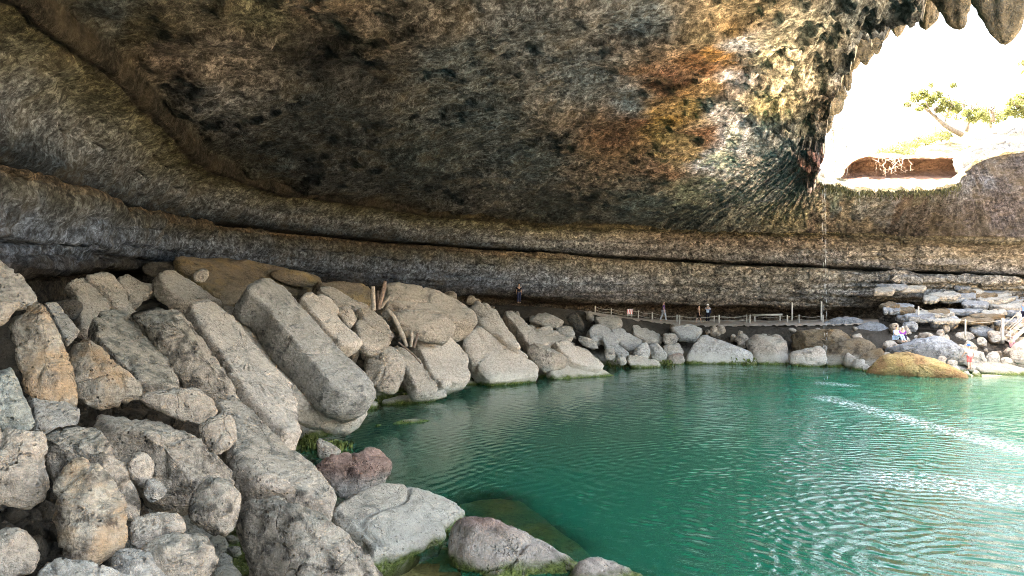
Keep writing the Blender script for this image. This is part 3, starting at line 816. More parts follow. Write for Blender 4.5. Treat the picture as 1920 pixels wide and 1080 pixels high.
GL, GF, GR = 'fallen rocks on the left slope', 'fallen rocks along the far shore', 'rocks on the right-hand bank'
S, B = 's', 'b'
TABLE = [
 # left edge and upper slope
 ('boulder','large smooth pale boulder cut by the left picture edge, under the cave wall','grey',B,[(-60,462),(0,472),(25,493),(50,518),(69,543),(72,561),(42,566),(17,560),(-60,560)],dict(D=15.5)),
 ('boulder','mottled block tucked below the smooth boulder at the left edge','beige',B,[(-40,538),(17,543),(42,560),(31,571),(19,593),(0,602),(-40,600)],dict(D=14.0)),
 ('boulder','upright long tan boulder with a pitted dark upper half, left of the orange-stained one','ochre',B,[(21,577),(33,564),(64,560),(83,567),(100,593),(114,624),(122,652),(139,690),(153,727),(147,754),(122,757),(97,746),(75,727),(64,710),(56,682),(47,654),(36,621),(31,599)],dict(D=13.0,rough=1.2)),
 ('boulder','wedge-shaped boulder with an orange stain on its lower left face','ochre',B,[(131,643),(136,629),(151,619),(172,629),(194,652),(219,677),(250,704),(281,724),(250,735),(222,745),(197,750),(172,742),(151,722),(142,690),(133,665)],dict(D=15.0)),
 ('rock_slab','dark grey slab wedged behind the upright long boulder','grey',S,[(86,568),(106,566),(125,588),(150,618),(131,640),(119,625),(103,592)],dict(D=17.5)),
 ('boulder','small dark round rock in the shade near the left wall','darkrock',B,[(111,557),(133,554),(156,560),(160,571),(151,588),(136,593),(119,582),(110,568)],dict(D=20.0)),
 ('rock_slab','narrow brown slab leaning at the head of the slope, leftmost of the plank-like slabs','beige',S,[(131,530),(150,516),(164,524),(178,530),(194,546),(211,571),(204,586),(190,598),(182,616),(172,628),(158,612),(154,582),(146,549)],dict(D=24.0)),
 ('rock_slab','long thin plank-like slab with a broken dark edge at the slope head','beige',S,[(167,513),(189,507),(211,510),(222,527),(239,546),(242,563),(261,590),(283,615),(297,629),(281,626),(267,612),(250,600),(233,590),(211,558),(192,538),(178,526)],dict(D=25.0,th=0.5)),
 ('rock_slab','wide slab split by a long lengthwise crack, above the wedge-shaped boulder','crust',S,[(181,593),(194,582),(217,578),(239,582),(258,602),(283,632),(306,660),(325,682),(342,712),(333,724),(300,728),(272,716),(250,700),(222,674),(194,644),(183,620)],dict(D=19.0,rough=1.1)),
 ('rock_slab','short slab between the thin plank slab and the tall pitted one','beige',S,[(222,518),(239,510),(256,518),(272,529),(292,535),(300,541),(282,546),(268,556),(262,566),(245,562),(238,546),(228,530)],dict(D=28.0)),
 ('boulder','long knobbly boulder with round dark pits running down the slope','crust',B,[(264,549),(278,539),(303,538),(319,546),(342,560),(358,579),(375,604),(394,624),(411,646),(433,677),(444,702),(458,727),(478,760),(458,766),(433,745),(411,732),(389,724),(367,708),(347,686),(333,664),(317,640),(306,620),(294,596),(278,577),(267,563)],dict(D=19.5,rough=1.25,th=1.4)),
 ('rock_slab','weathered slab at the top of the slope with a jagged upper end','beige',S,[(300,516),(303,509),(325,504),(345,513),(365,530),(390,548),(415,565),(420,580),(395,575),(375,572),(358,570),(342,560),(325,548),(308,536)],dict(D=29.0)),
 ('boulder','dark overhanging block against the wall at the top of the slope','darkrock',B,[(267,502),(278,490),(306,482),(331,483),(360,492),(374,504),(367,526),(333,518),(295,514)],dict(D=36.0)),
 ('boulder','small pale cube-like block perched below the dark overhanging block','beige',B,[(372,499),(394,504),(392,520),(383,527),(364,524)],dict(D=32.0)),
 ('rock_slab','broad sandy brown shelf under the wall at the head of the slope','ledge',S,[(335,478),(380,473),(430,477),(480,486),(540,499),(598,514),(604,530),(565,545),(520,540),(490,545),(470,560),(440,565),(415,555),(392,535),(370,515),(350,497)],dict(D=38.0,th=1.6)),
 ('boulder','rough brown ledge rock on the sandy shelf beside the wall','ledge',B,[(505,500),(530,502),(560,508),(590,515),(600,525),(590,534),(560,532),(535,524),(511,512)],dict(D=39.0)),
 ('rock_slab','big smooth pale slab reaching from the slope head down to the mossy inlet','smooth',S,[(361,571),(375,560),(395,561),(417,571),(440,590),(460,620),(485,655),(520,690),(540,710),(549,730),(550,770),(560,800),(558,818),(545,815),(520,790),(480,750),(450,718),(420,668),(400,638),(378,604)],dict(D=22.0,th=0.9)),
 ('rock_slab','smooth apron slab lying flat under the largest dark-sided slab','smooth',S,[(425,566),(445,570),(470,590),(500,620),(530,650),(570,690),(600,715),(640,740),(700,748),(692,770),(660,776),(610,760),(560,745),(545,725),(520,700),(480,655),(450,618),(430,590)],dict(D=27.5,th=1.2)),
 ('rock_slab','largest grey slab on the slope with a deep dark undercut on its left side','grey',S,[(469,535),(486,521),(511,516),(533,524),(556,532),(560,552),(570,571),(589,593),(611,618),(633,641),(658,666),(681,682),(700,704),(711,718),(708,735),(680,738),(650,728),(628,708),(606,682),(578,652),(556,628),(528,596),(506,570),(489,555),(475,545)],dict(D=27.5,th=1.5,rough=0.9)),
 ('rock_slab','long flat slab lying against the right edge of the largest grey slab','smooth',S,[(567,554),(581,546),(603,552),(619,560),(631,574),(636,591),(644,604),(656,616),(672,629),(678,638),(664,646),(644,642),(631,630),(606,604),(583,578)],dict(D=31.0,th=0.8)),
 ('boulder','rounded grey boulder beside the driftwood stumps','beige',B,[(631,571),(650,568),(664,579),(671,593),(667,607),(658,613),(647,599),(636,585)],dict(D=33.0)),
 ('rock_slab','small grey slab just above the rounded boulder by the driftwood','beige',S,[(600,538),(619,535),(640,545),(665,560),(694,572),(680,580),(662,578),(645,570),(628,562),(612,552)],dict(D=36.0)),
 ('rock_slab','flat brown slab left of the standing driftwood stumps','ledge',S,[(598,518),(631,518),(661,524),(689,532),(700,545),(697,562),(664,562),(639,552),(620,540)],dict(D=39.0,th=1.3)),
 ('rock_slab','long cracked slab right of the driftwood stumps, below the streaked wall','beige',S,[(722,550),(726,530),(744,525),(789,532),(828,541),(853,552),(875,567),(890,585),(893,597),(880,601),(858,595),(830,588),(790,582),(750,574),(730,564)],dict(D=42.0,th=1.8)),
 ('rock_slab','rumpled slab under the long cracked slab','beige',S,[(742,585),(790,580),(811,590),(833,588),(850,600),(858,615),(838,630),(800,622),(770,614),(750,602)],dict(D=40.0)),
 ('rock_slab','small tilted slab just below the standing driftwood','beige',S,[(672,579),(700,577),(717,590),(731,608),(738,629),(722,626),(694,606)],dict(D=35.0)),
 ('rock_slab','blocky slab lying under the small tilted slab by the driftwood','beige',S,[(669,602),(681,596),(700,607),(722,624),(733,638),(716,648),(694,651),(680,640)],dict(D=34.0)),
 ('boulder','split hump-backed boulder with two vertical cracks at the mossy shore','beige',B,[(708,649),(728,636),(747,643),(758,660),(766,682),(760,704),(750,730),(728,728),(706,716),(694,690),(688,665)],dict(D=34.0,rough=1.2)),
 ('rock_slab','narrow shore slab right of the split hump-backed boulder','beige',S,[(747,641),(769,652),(794,676),(811,700),(830,720),(811,734),(786,732),(767,694),(756,665)],dict(D=37.0,th=0.9)),
 ('rock_slab','large smooth slab with a rounded top dipping into the water','smooth',S,[(783,624),(817,616),(844,630),(867,649),(878,671),(882,706),(852,716),(828,718),(811,694),(798,665),(787,643)],dict(D=40.5,th=1.1)),
 ('rock','low mossy ledge at the waterline under the largest grey slab','beige',B,[(655,765),(680,748),(706,742),(714,752),(700,768),(675,776)],dict(D=35.5,th=0.7)),
 ('rock','mossy waterline ledge under the split boulder','beige',B,[(716,748),(745,738),(775,733),(812,728),(846,722),(842,737),(800,749),(760,757),(725,760)],dict(D=37.5,th=0.8)),
 ('rock','low wet rock with pale rim between two smooth shore slabs','beige',B,[(832,718),(868,708),(896,706),(904,714),(870,724),(836,730)],dict(D=44.5,th=0.7)),
 ('rock_slab','low reddish-topped slab sloping into the mossy inlet','beige',S,[(551,739),(582,747),(619,765),(656,784),(690,800),(682,814),(656,832),(640,842),(612,836),(582,840),(564,828),(558,802),(551,765)],dict(D=30.0,th=0.8)),
 ('rock','flat mossy rock barely above the water in the inlet','brown',B,[(736,792),(753,784),(790,780),(816,787),(797,796),(767,803),(741,801)],dict(D=32.0,th=0.45)),
 ('rock','tiny dark rock standing in the water of the inlet','darkrock',B,[(703,800),(714,788),(727,800),(716,811)],dict(D=31.3,th=0.4)),
 # far shore, middle
 ('rock_slab','tall leaning slab with a dark left edge at the middle shore','smooth',S,[(879,562),(890,554),(913,566),(932,578),(952,608),(972,636),(978,648),(954,638),(932,622),(914,612),(892,590)],dict(D=47.0,th=1.6),GF),
 ('rock_slab','large rounded wedge slab with a wet white foot, middle of the shore','smooth',S,[(871,624),(893,614),(924,611),(941,622),(954,637),(977,653),(999,670),(1014,687),(1012,700),(971,706),(921,709),(896,685),(882,668),(872,642)],dict(D=45.5,th=1.5),GF),
 ('rock_slab','narrow slab separated by a crack from the tall leaning slab','smooth',S,[(946,577),(963,581),(982,598),(999,615),(1016,631),(1037,640),(1016,646),(994,646),(984,629),(968,608),(952,589)],dict(D=50.0,th=1.2),GF),
 ('boulder','bulging boulder with a shaded left end right of the wedge slab','beige',B,[(989,645),(1004,634),(1032,636),(1060,652),(1072,674),(1060,684),(1027,692),(1008,682),(994,665)],dict(D=47.5),GF),
 ('rock_slab','flat pale slab sloping to the water beyond the bulging boulder','smooth',S,[(1041,638),(1066,636),(1096,651),(1116,665),(1134,682),(1129,689),(1102,684),(1071,676),(1052,654)],dict(D=49.0,th=0.9),GF),
 ('rock_slab','low tongue-shaped slab awash at the water edge','beige',S,[(1032,692),(1066,682),(1104,676),(1132,692),(1166,708),(1132,713),(1066,714),(1040,706)],dict(D=48.5,th=0.9),GF),
 ('boulder','grey boulder at the slope top next to the path, left end','grey',B,[(991,593),(1010,582),(1038,582),(1060,599),(1054,612),(1027,609),(1004,601)],dict(D=58.0),GF),
 ('rock_slab','smooth low slab between the grey boulder and the shore','smooth',S,[(997,616),(1027,608),(1043,622),(1073,632),(1062,643),(1027,643),(1012,634)],dict(D=54.0),GF),
 ('boulder','dark jagged block leaning among the far rocks','darkrock',B,[(1063,584),(1076,582),(1089,594),(1098,608),(1096,622),(1080,612),(1064,598)],dict(D=58.0),GF),
 ('boulder','small angular rock below the dark jagged block','grey',B,[(1041,616),(1060,606),(1077,615),(1080,632),(1066,628),(1050,623)],dict(D=56.0),GF),
 ('rock_slab','pale angular slab with a square dark notch, centre of the far rubble','pale',S,[(1104,620),(1116,606),(1134,609),(1148,620),(1162,633),(1150,642),(1129,632),(1118,640),(1108,638)],dict(D=57.0),GF),
 ('rock_slab','light slab sloping right in the far rubble, below the red and white barrier board','pale',S,[(1148,616),(1166,614),(1188,627),(1204,638),(1188,654),(1168,645),(1150,630)],dict(D=57.5),GF),
 ('rock_slab','flat grey slab beside the path above the far rubble','grey',S,[(1116,593),(1152,590),(1168,601),(1152,614),(1127,609)],dict(D=60.5),GF),
 ('rock','small dark-edged rock left of the pale notched slab','grey',B,[(1086,626),(1110,636),(1126,649),(1110,653),(1086,642)],dict(D=55.0),GF),
 ('rock_slab','thin slanted slab in front of the pale notched slab','pale',S,[(1130,630),(1154,641),(1178,659),(1178,670),(1158,662),(1136,648)],dict(D=55.5),GF),
 ('rock','small cube of rock near the water in the far rubble','grey',B,[(1134,652),(1152,648),(1156,668),(1138,676)],dict(D=54.0),GF),
 ('rock','rounded shore stone right of the small cube of rock','pale',B,[(1155,664),(1174,664),(1176,680),(1162,684)],dict(D=54.0),GF),
 ('rock_slab','low mossy slab at the waterline before the far rubble','beige',S,[(1177,666),(1204,666),(1238,678),(1236,689),(1207,690),(1183,684)],dict(D=54.5),GF),
 ('boulder','white-faced boulder at the far waterline, left of a twin','pale',B,[(1187,654),(1204,642),(1217,638),(1222,670),(1197,672)],dict(D=55.5),GF),
 ('boulder','white-faced boulder at the far waterline, right of its twin','pale',B,[(1217,638),(1241,641),(1256,668),(1224,674)],dict(D=55.8),GF),
 ('rock_slab','long grey slab below the rope fence, pointing right','grey',S,[(1186,610),(1213,616),(1238,627),(1243,638),(1216,638),(1189,628)],dict(D=60.0),GF),
 ('boulder','blocky stone between the long grey slab and the big shore block','grey',B,[(1242,624),(1263,619),(1276,631),(1262,645),(1245,641)],dict(D=59.0),GF),
 ('rock_slab','low pale slab at the path edge above the blocky stone','pale',S,[(1258,613),(1293,606),(1318,614),(1302,633),(1276,630)],dict(D=61.0),GF),
 ('rock','rubbly stone with dark gaps above the far waterline','grey',B,[(1243,643),(1270,639),(1287,655),(1266,668),(1250,663)],dict(D=57.5),GF),
 ('rock','pinkish stone at the far waterline','pinkish',B,[(1254,664),(1274,657),(1288,669),(1280,684),(1258,684)],dict(D=56.5,th=0.8),GF),
 ('boulder','huge pale shore block with a mossy foot, left of a diagonal crack','pale',B,[(1284,660),(1298,640),(1311,622),(1329,617),(1391,616),(1401,633),(1420,669),(1414,680),(1355,681),(1300,680),(1286,672)],dict(D=57.0,th=2.6,tilt=0.35,rough=0.6),GF),
 ('boulder','huge pale shore block right of the diagonal crack','beige',B,[(1396,617),(1422,610),(1473,614),(1477,640),(1477,670),(1470,682),(1444,682),(1422,676),(1404,636)],dict(D=57.0,th=2.4,tilt=0.35,rough=0.7),GF),
 ('boulder','brown-stained boulder bridging above two others at the far shore','brown',B,[(1479,624),(1500,611),(1542,609),(1570,610),(1589,616),(1604,629),(1568,643),(1542,648),(1515,649),(1483,655)],dict(D=56.5,th=1.8),GR),
 ('boulder','oval pale boulder at the waterline below the brown-stained one','beige',B,[(1477,660),(1487,649),(1520,643),(1542,646),(1549,664),(1545,681),(1511,686),(1480,684)],dict(D=55.0),GR),
 ('boulder','striped brown boulder sloping up to the right at the far shore','brown',B,[(1543,653),(1575,636),(1609,627),(1640,639),(1643,652),(1609,668),(1575,680),(1550,684)],dict(D=54.5),GR),
 ('boulder','olive brown rock between the striped boulder and the yellow one','brown',B,[(1598,678),(1633,655),(1653,648),(1658,663),(1644,678),(1616,687)],dict(D=52.5),GR),
 ('boulder','bright yellow travertine mound at the water edge','yellow',B,[(1621,690),(1628,679),(1649,664),(1670,655),(1697,646),(1721,657),(1748,664),(1781,678),(1800,684),(1817,695),(1815,706),(1781,707),(1748,706),(1702,705),(1651,701),(1624,697)],dict(D=49.0,th=2.2,tilt=0.55,chip=0.25,rough=1.2),GR),
 ('boulder','large blue-grey boulder behind the yellow mound, lumpy at its right top','bluegrey',B,[(1656,645),(1684,640),(1716,632),(1748,625),(1762,620),(1783,623),(1802,636),(1811,648),(1800,664),(1771,672),(1740,672),(1715,664),(1690,654),(1670,656)],dict(D=52.0,th=2.0,chip=0.4,rough=1.2),GR),
 ('boulder','rounded grey boulder behind the two seated people','bluegrey',B,[(1596,616),(1609,600),(1628,597),(1651,604),(1672,621),(1672,634),(1633,636),(1603,628)],dict(D=57.5),GR),
 ('boulder','smooth blue-grey boulder up the bank beside a rope post','bluegrey',B,[(1742,593),(1767,581),(1790,585),(1806,600),(1790,610),(1762,610),(1744,607)],dict(D=56.5),GR),
 ('rock','tilted pale block left of the rope post on the bank','bluegrey',B,[(1691,605),(1709,597),(1723,610),(1716,619),(1700,616)],dict(D=56.0),GR),
 ('boulder','boxy grey boulder behind the wader in red shorts','grey',B,[(1792,649),(1818,646),(1848,657),(1848,676),(1818,682),(1794,676)],dict(D=51.5),GR),
 ('boulder','square grey block right of the boxy boulder','grey',B,[(1850,658),(1873,655),(1876,678),(1852,680)],dict(D=52.0),GR),
 ('boulder','grey boulder cut by the right picture edge below the stairs','grey',B,[(1894,658),(1906,637),(1935,626),(1955,640),(1950,670),(1925,678),(1902,674)],dict(D=51.5),GR),
 ('rock_slab','dark brown low ledge above the little beach','brown',S,[(1816,682),(1846,676),(1876,680),(1910,687),(1945,700),(1930,706),(1876,702),(1846,697)],dict(D=50.5),GR),
 ('boulder','flat grey boulder on the bank left of the thick post','bluegrey',B,[(1816,610),(1852,604),(1871,616),(1861,630),(1827,624)],dict(D=55.5),GR),
 ('rock','small stone between two rope posts on the right bank','grey',B,[(1790,624),(1813,618),(1831,628),(1818,636),(1795,633)],dict(D=54.5),GR),
 ('boulder','humped grey rock at the path end by the tall rope post','bluegrey',B,[(1540,600),(1570,590),(1600,591),(1624,597),(1604,610),(1570,613),(1544,611)],dict(D=59.5),GR),
 ('rock','small grey stone below the thick post on the bank','grey',B,[(1832,633),(1848,629),(1852,643),(1834,645)],dict(D=53.5),GR),
 ('rock','small grey stone at the foot of the wooden stairs','grey',B,[(1857,628),(1875,624),(1880,637),(1862,641)],dict(D=54.0),GR),
 ('rock','broken stone on the bank behind the seated pair','grey',B,[(1676,590),(1700,584),(1722,592),(1712,602),(1684,602)],dict(D=57.5),GR),
 # foreground
 ('boulder','greenish grey boulder at the left edge above the pitted block','greenish',B,[(-50,676),(22,684),(33,695),(48,728),(67,761),(72,790),(37,796),(-50,790)],dict(D=11.0)),
 ('boulder','big pitted block at the left edge, halfway down','beige',B,[(-50,791),(22,780),(67,791),(85,810),(93,836),(85,861),(93,895),(89,917),(67,934),(33,930),(-50,925)],dict(D=9.5,rough=1.15)),
 ('rock_slab','grey slab in shade below the foot of the upright long boulder','grey',S,[(60,738),(100,745),(150,765),(140,792),(100,803),(70,795)],dict(D=12.5)),
 ('boulder','dark-crowned boulder arching behind the front oval boulder','crust',B,[(85,799),(111,780),(148,776),(178,787),(200,817),(222,850),(237,887),(259,917),(274,945),(256,960),(220,940),(150,910),(105,880),(92,830)],dict(D=10.6)),
 ('boulder','front oval boulder standing on end, with tan lower half','ochre',B,[(111,891),(130,865),(148,847),(163,843),(185,854),(207,873),(222,902),(241,932),(244,965),(250,995),(230,1017),(200,1036),(167,1049),(141,1036),(126,1017),(119,984),(111,961),(113,924)],dict(D=9.3,rough=1.0)),
 ('rock','pointed tan rock right of the dark-crowned boulder','beige',B,[(237,860),(270,838),(294,861),(287,893),(274,903),(256,903)],dict(D=11.0)),
 ('rock','small rounded rock below the pointed tan rock','grey',B,[(272,899),(296,889),(317,906),(308,926),(281,938),(270,921)],dict(D=10.8)),
 ('boulder','flat-topped stone right of the front oval boulder','beige',B,[(246,969),(274,954),(326,948),(350,965),(350,989),(315,994),(281,1008),(259,1017),(248,1001)],dict(D=9.8)),
 ('boulder','rough grey boulder at the bottom edge beside the black hollow','crust',B,[(267,1017),(296,995),(333,985),(385,993),(409,1024),(418,1058),(389,1090),(333,1100),(300,1075),(276,1040)],dict(D=9.3)),
 ('rock','grey rock below the front oval boulder at the bottom edge','grey',B,[(210,1038),(241,1013),(267,1022),(307,1048),(330,1075),(325,1105),(230,1105)],dict(D=9.0)),
 ('boulder','broad grey boulder along the bottom edge at the left','grey',B,[(66,1064),(96,1032),(148,1041),(193,1056),(240,1072),(285,1105),(285,1140),(66,1140)],dict(D=8.0)),
 ('boulder','round beige boulder at the left edge near the bottom corner','beige',B,[(-40,987),(30,983),(63,994),(77,1021),(72,1052),(37,1060),(15,1072),(-40,1073)],dict(D=8.4)),
 ('boulder','boulder in the bottom left picture corner','beige',B,[(-40,1068),(22,1066),(46,1085),(50,1140),(-40,1140)],dict(D=7.8)),
 ('boulder','rugged dark-crusted boulder in the middle of the foreground pile','crust',B,[(185,765),(200,747),(237,728),(274,735),(311,750),(322,769),(356,799),(378,806),(393,836),(419,847),(452,865),(444,890),(400,902),(370,914),(333,916),(308,895),(290,864),(259,850),(230,845),(203,818),(188,792)],dict(D=12.5,rough=1.25,th=1.6)),
 ('boulder','rounded brown boulder lying behind the rugged dark-crusted one','beige',B,[(259,730),(319,721),(363,719),(396,727),(415,747),(408,771),(381,786),(356,780),(322,766),(289,750)],dict(D=14.2)),
 ('boulder','egg-shaped pale boulder in the gap beside the giant foreground slab','beige',B,[(379,789),(404,772),(430,765),(443,780),(448,802),(435,826),(411,845),(391,828),(379,808)],dict(D=13.3)),
 ('boulder','jagged dark rock hanging over the black hollow','crust',B,[(363,914),(382,895),(404,888),(434,893),(453,910),(458,950),(426,988),(390,978),(360,950)],dict(D=11.2,rough=1.2)),
 ('rock_slab','giant foreground slab sloping from the pile towards the water','beige',S,[(412,744),(440,728),(462,745),(484,774),(510,804),(540,834),(569,853),(599,875),(621,898),(634,917),(625,950),(601,942),(571,930),(538,908),(508,896),(479,884),(451,866),(434,842),(436,812),(440,785),(424,765)],dict(D=15.8,th=1.2,rough=1.0)),
 ('boulder','biggest front boulder at the bottom edge with a dark hollow in its side','crust',B,[(450,902),(486,897),(516,901),(553,920),(590,938),(619,957),(656,983),(686,1005),(708,1031),(732,1058),(765,1090),(790,1130),(545,1140),(512,1075),(495,1038),(482,1008),(467,976),(460,945)],dict(D=11.8,rough=1.2,th=1.8,chip=0.5)),
 ('boulder','horned reddish rock jutting over the water at the inlet','pinkish',B,[(597,856),(619,843),(649,843),(682,843),(693,832),(727,825),(735,836),(732,860),(727,889),(704,898),(688,914),(667,925),(645,914),(627,902),(614,882),(599,868)],dict(D=19.8,rough=1.3)),
 ('rock','small spike of rock behind the horned reddish rock','beige',B,[(599,813),(619,823),(648,841),(622,852),(600,856)],dict(D=22.5)),
 ('rock_slab','flat pale slab with a mossy rim beside the green tide pool','beige',S,[(627,947),(649,931),(679,916),(712,901),(749,899),(786,909),(827,923),(856,935),(874,944),(846,967),(832,998),(804,1006),(779,1014),(730,1028),(704,1030),(679,998),(649,971)],dict(D=17.2,th=1.1,rough=1.0)),
 ('rock','small rounded stone lying at the foot of the giant foreground slab','beige',B,[(476,887),(508,881),(540,893),(562,915),(540,920),(500,908)],dict(D=13.6)),
 ('boulder','long pink rock lying beside the green water at the bottom edge','pinkish',B,[(845,971),(861,952),(887,951),(921,967),(954,978),(987,993),(1017,1008),(1054,1022),(1096,1044),(1118,1080),(1100,1120),(965,1130),(913,1078),(876,1046),(848,1018)],dict(D=15.3,rough=1.25,th=1.0,chip=0.35)),
 ('boulder','pink rock at the bottom edge just right of the long pink one','pinkish',B,[(1060,1100),(1080,1052),(1110,1035),(1136,1030),(1161,1038),(1187,1053),(1217,1068),(1260,1088),(1280,1130),(1080,1130)],dict(D=14.6,rough=1.25,th=1.0,chip=0.35)),
]
for row_ in TABLE:
    nm, lb, mt, st, poly, kw = row_[:6]
    rock(nm, lb, mt, st, poly, group=row_[6] if len(row_) > 6 else GL, **kw)
# thin-bedded outcrop at the foot of the right wall: its layers are parts of one mass
oc = empty('layered_outcrop', at(1780, 600, 58.0)); tag(oc, 'thin-bedded grey outcrop stepping out from the foot of the right wall', 'outcrop')
rgo = np.random.default_rng(12)
for k in range(44):
    yy = 536 + (k % 9) * 8 + rgo.uniform(-3, 3); x0 = rgo.uniform(1636, 1915); w = rgo.uniform(26, 85); hh_ = rgo.uniform(6, 10)
    xs_ = np.sort(rgo.uniform(0, 1, 6)); up_ = [(x0 + w * a, yy - hh_ * rgo.uniform(0.3, 0.6)) for a in xs_]; dn_ = [(x0 + w * a, yy + hh_ * rgo.uniform(0.3, 0.6)) for a in xs_[::-1]]
    o = rock('layer', 'layer', ['grey', 'bluegrey', 'brown', 'bluegrey', 'grey'][k % 5], 's', [(x0, yy)] + up_ + [(x0 + w, yy + rgo.uniform(-2, 2))] + dn_, D=60.3 - (k % 9) * 0.55, th=rgo.uniform(0.3, 0.5), nrm=(0, -0.2, 0.98), rough=1.3)
    for q in ('label', 'category', 'group', 'kind'):
        if q in o: del o[q]
    o.parent = oc; o.location = o.location - oc.location

# drowned shelf of rock seen through the water beside the pink rock, and one under the tide pool
def drowned(label, poly, depth):
    P = np.array([ray(x, y) * ((WATER - depth) / ray(x, y)[2]) for x, y in poly])
    c = P.mean(0); q = resample(chaikin(P[:, :2], 1), 60)
    V = []
    for s, dz_ in ((0.02, 0.06), (0.3, 0.05), (0.6, 0.03), (0.85, -0.02), (1.0, -0.14), (1.12, -0.6), (1.25, -1.6)):
        for a in q: V.append((c[0] + (a[0] - c[0]) * s, c[1] + (a[1] - c[1]) * s, c[2] + dz_))
    V = np.array(V); V[:, 2] += 0.07 * fbm(V * 1.5, 3)
    o = mesh_obj('drowned_rock', V - c, grid_faces(7, 60, True), M['sub'], loc=c)
    tag(o, label, 'rock', GL, 'thing')
drowned('olive drowned shelf of rock seen through the water by the long pink rock', [(850,938),(913,928),(965,928),(990,943),(1012,958),(1034,976),(1063,999),(1101,1024),(1118,1040),(1069,1050),(1002,1030),(921,990),(870,965)], 0.10)
drowned('dark drowned rock on the bottom of the small tide pool', [(700,1040),(760,1015),(830,1005),(880,1050),(930,1085),(850,1110),(740,1090)], 0.35)

# loose stones filling the gaps of the slope: too many and too small to count
def rubble():
    ico = bmesh.new(); bmesh.ops.create_icosphere(ico, subdivisions=2, radius=1.0)
    iv = np.array([v.co[:] for v in ico.verts]); fi = np.array([[v.index for v in f.verts] for f in ico.faces]); ico.free()
    VV, FF, n = [], [], 0; isfar = []
    rg = np.random.default_rng(3)
    tries = 0
    while n < 1500 and tries < 9000:
        tries += 1
        px, py = rg.uniform(-40, 1920), rg.uniform(500, 1090)
        D_ = hit(px, py)
        if D_ is None: continue
        p = ray(px, py) * D_
        if pool_sd(np.array([p[0]]), np.array([p[1]]))[0] < 0.2: continue
        dw, wu, _ = wall_near(np.array([p[0]]), np.array([p[1]]))
        if dw[0] < 2.0 or (6.0 < wu[0] < 9.6 and dw[0] < 7.2): continue
        far = D_ > 42 or (p[0] > 22)
        s = rg.uniform(0.10, 0.30) if not far else rg.uniform(0.18, 0.75) ** 1.2
        q = iv * s * rg.uniform(0.6, 1.25, 3)
        a = rg.uniform(0, 6.28); ca, sa = math.cos(a), math.sin(a)
        q = q @ np.array([[ca, -sa, 0], [sa, ca, 0], [0, 0, 1]])
        for _k in range(7):
            pd = rg.normal(size=3); pd /= np.linalg.norm(pd); pr_ = q @ pd; q = q - pd * np.maximum(0, pr_ - pr_.max() * rg.uniform(0.5, 0.85))[:, None]
        q = q * (1 + 0.2 * pnoise(q / s * 0.9 + rg.uniform(0, 90, 3)))[:, None]
        q = q + np.array([p[0], p[1], GZ[int((p[0] - _tx[0]) / 0.4), int((p[1] - _ty[0]) / 0.4)] + rg.uniform(-0.1, 0.1) + (0.45 if far else 0)])
        VV.append(q); FF.append(fi); isfar.append(far); n += 1
    for fr_, mt_, lb_ in ((False, 'rubble', 'loose stones darkened as shade in the gaps between the near fallen rocks'), (True, 'beige', 'pale loose stones between the rocks of the far shore')):  # near stones share the shade-darkened ground tone
        k_ = [i for i in range(n) if bool(isfar[i]) == fr_]
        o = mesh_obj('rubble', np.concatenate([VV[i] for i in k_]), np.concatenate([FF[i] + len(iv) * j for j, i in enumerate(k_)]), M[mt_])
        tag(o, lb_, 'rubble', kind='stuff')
rubble()
# ------------------------------------------------------------------ stalactites, vines and falling water along the rim
M['drip'] = rock_mat('dripstone', (0.24, 0.205, 0.155), (0.17, 0.15, 0.115), (0.035, 0.035, 0.025), 0.8, waterline=False, sc=1.3)
def stalactite(px, y0, y1, wpx, D, label, group=None, seed=0):
    rg = np.random.default_rng(seed + 11)
    H = (y1 - y0) * D / F; R = wpx * 0.5 * D / F
    base = at(px, y0, D)
    n, K = 28, 34
    t = np.linspace(0, 1, K)
    V = []
    lob = rg.uniform(0, 6.28, 4); ex_ = rg.uniform(1.6, 3.4) if seed >= 20 else 2.0
    for k in range(K):
        r = R * (1 - t[k] ** ex_) ** 0.62 * (1.0 + 0.5 * max(0, 0.25 - t[k]) * 4) + 0.02 * R
        for i in range(n):
            a = 2 * math.pi * i / n
            rr = r * (1 + 0.16 * math.sin(3 * a + lob[0]) + 0.09 * math.sin(7 * a + lob[1] + 3 * t[k]))
            V.append((rr * math.cos(a) + 0.16 * R * math.sin(2.4 * t[k] + lob[2]), rr * math.sin(a) * 0.8 + 0.16 * R * math.sin(2.0 * t[k] + lob[3]), -H * t[k]))
    V = np.array(V)
    q = V + rg.uniform(0, 60, 3)
    V[:, :2] *= (1 + 0.5 * fbm(q * np.array([1.6, 1.6, 1.1]) / max(R, 0.2), 4))[:, None]
    V[:, 2] += 0.08 * R * fbm(q * 3, 2)
    o = mesh_obj('stalactite', V, grid_faces(K, n, True), M['drip'], loc=base)
    tag(o, label, 'stalactite', group)
stalactite(1738, -70, 57, 58, 26.5, 'blunt stalactite hanging against the sky, leftmost of the big three', 'big stalactites at the top right', 1)
stalactite(1790, -80, 58, 76, 25.0, 'pointed stalactite against the sky, middle of the big three', 'big stalactites at the top right', 2)
stalactite(1886, -110, 84, 112, 22.0, 'largest isolated stalactite at the top right, pointing into the sky', 'big stalactites at the top right', 3)
ORD = ['first', 'second', 'third', 'fourth', 'fifth', 'sixth', 'seventh', 'eighth', 'ninth', 'tenth', 'eleventh', 'twelfth', 'thirteenth', 'fourteenth', 'fifteenth', 'sixteenth']
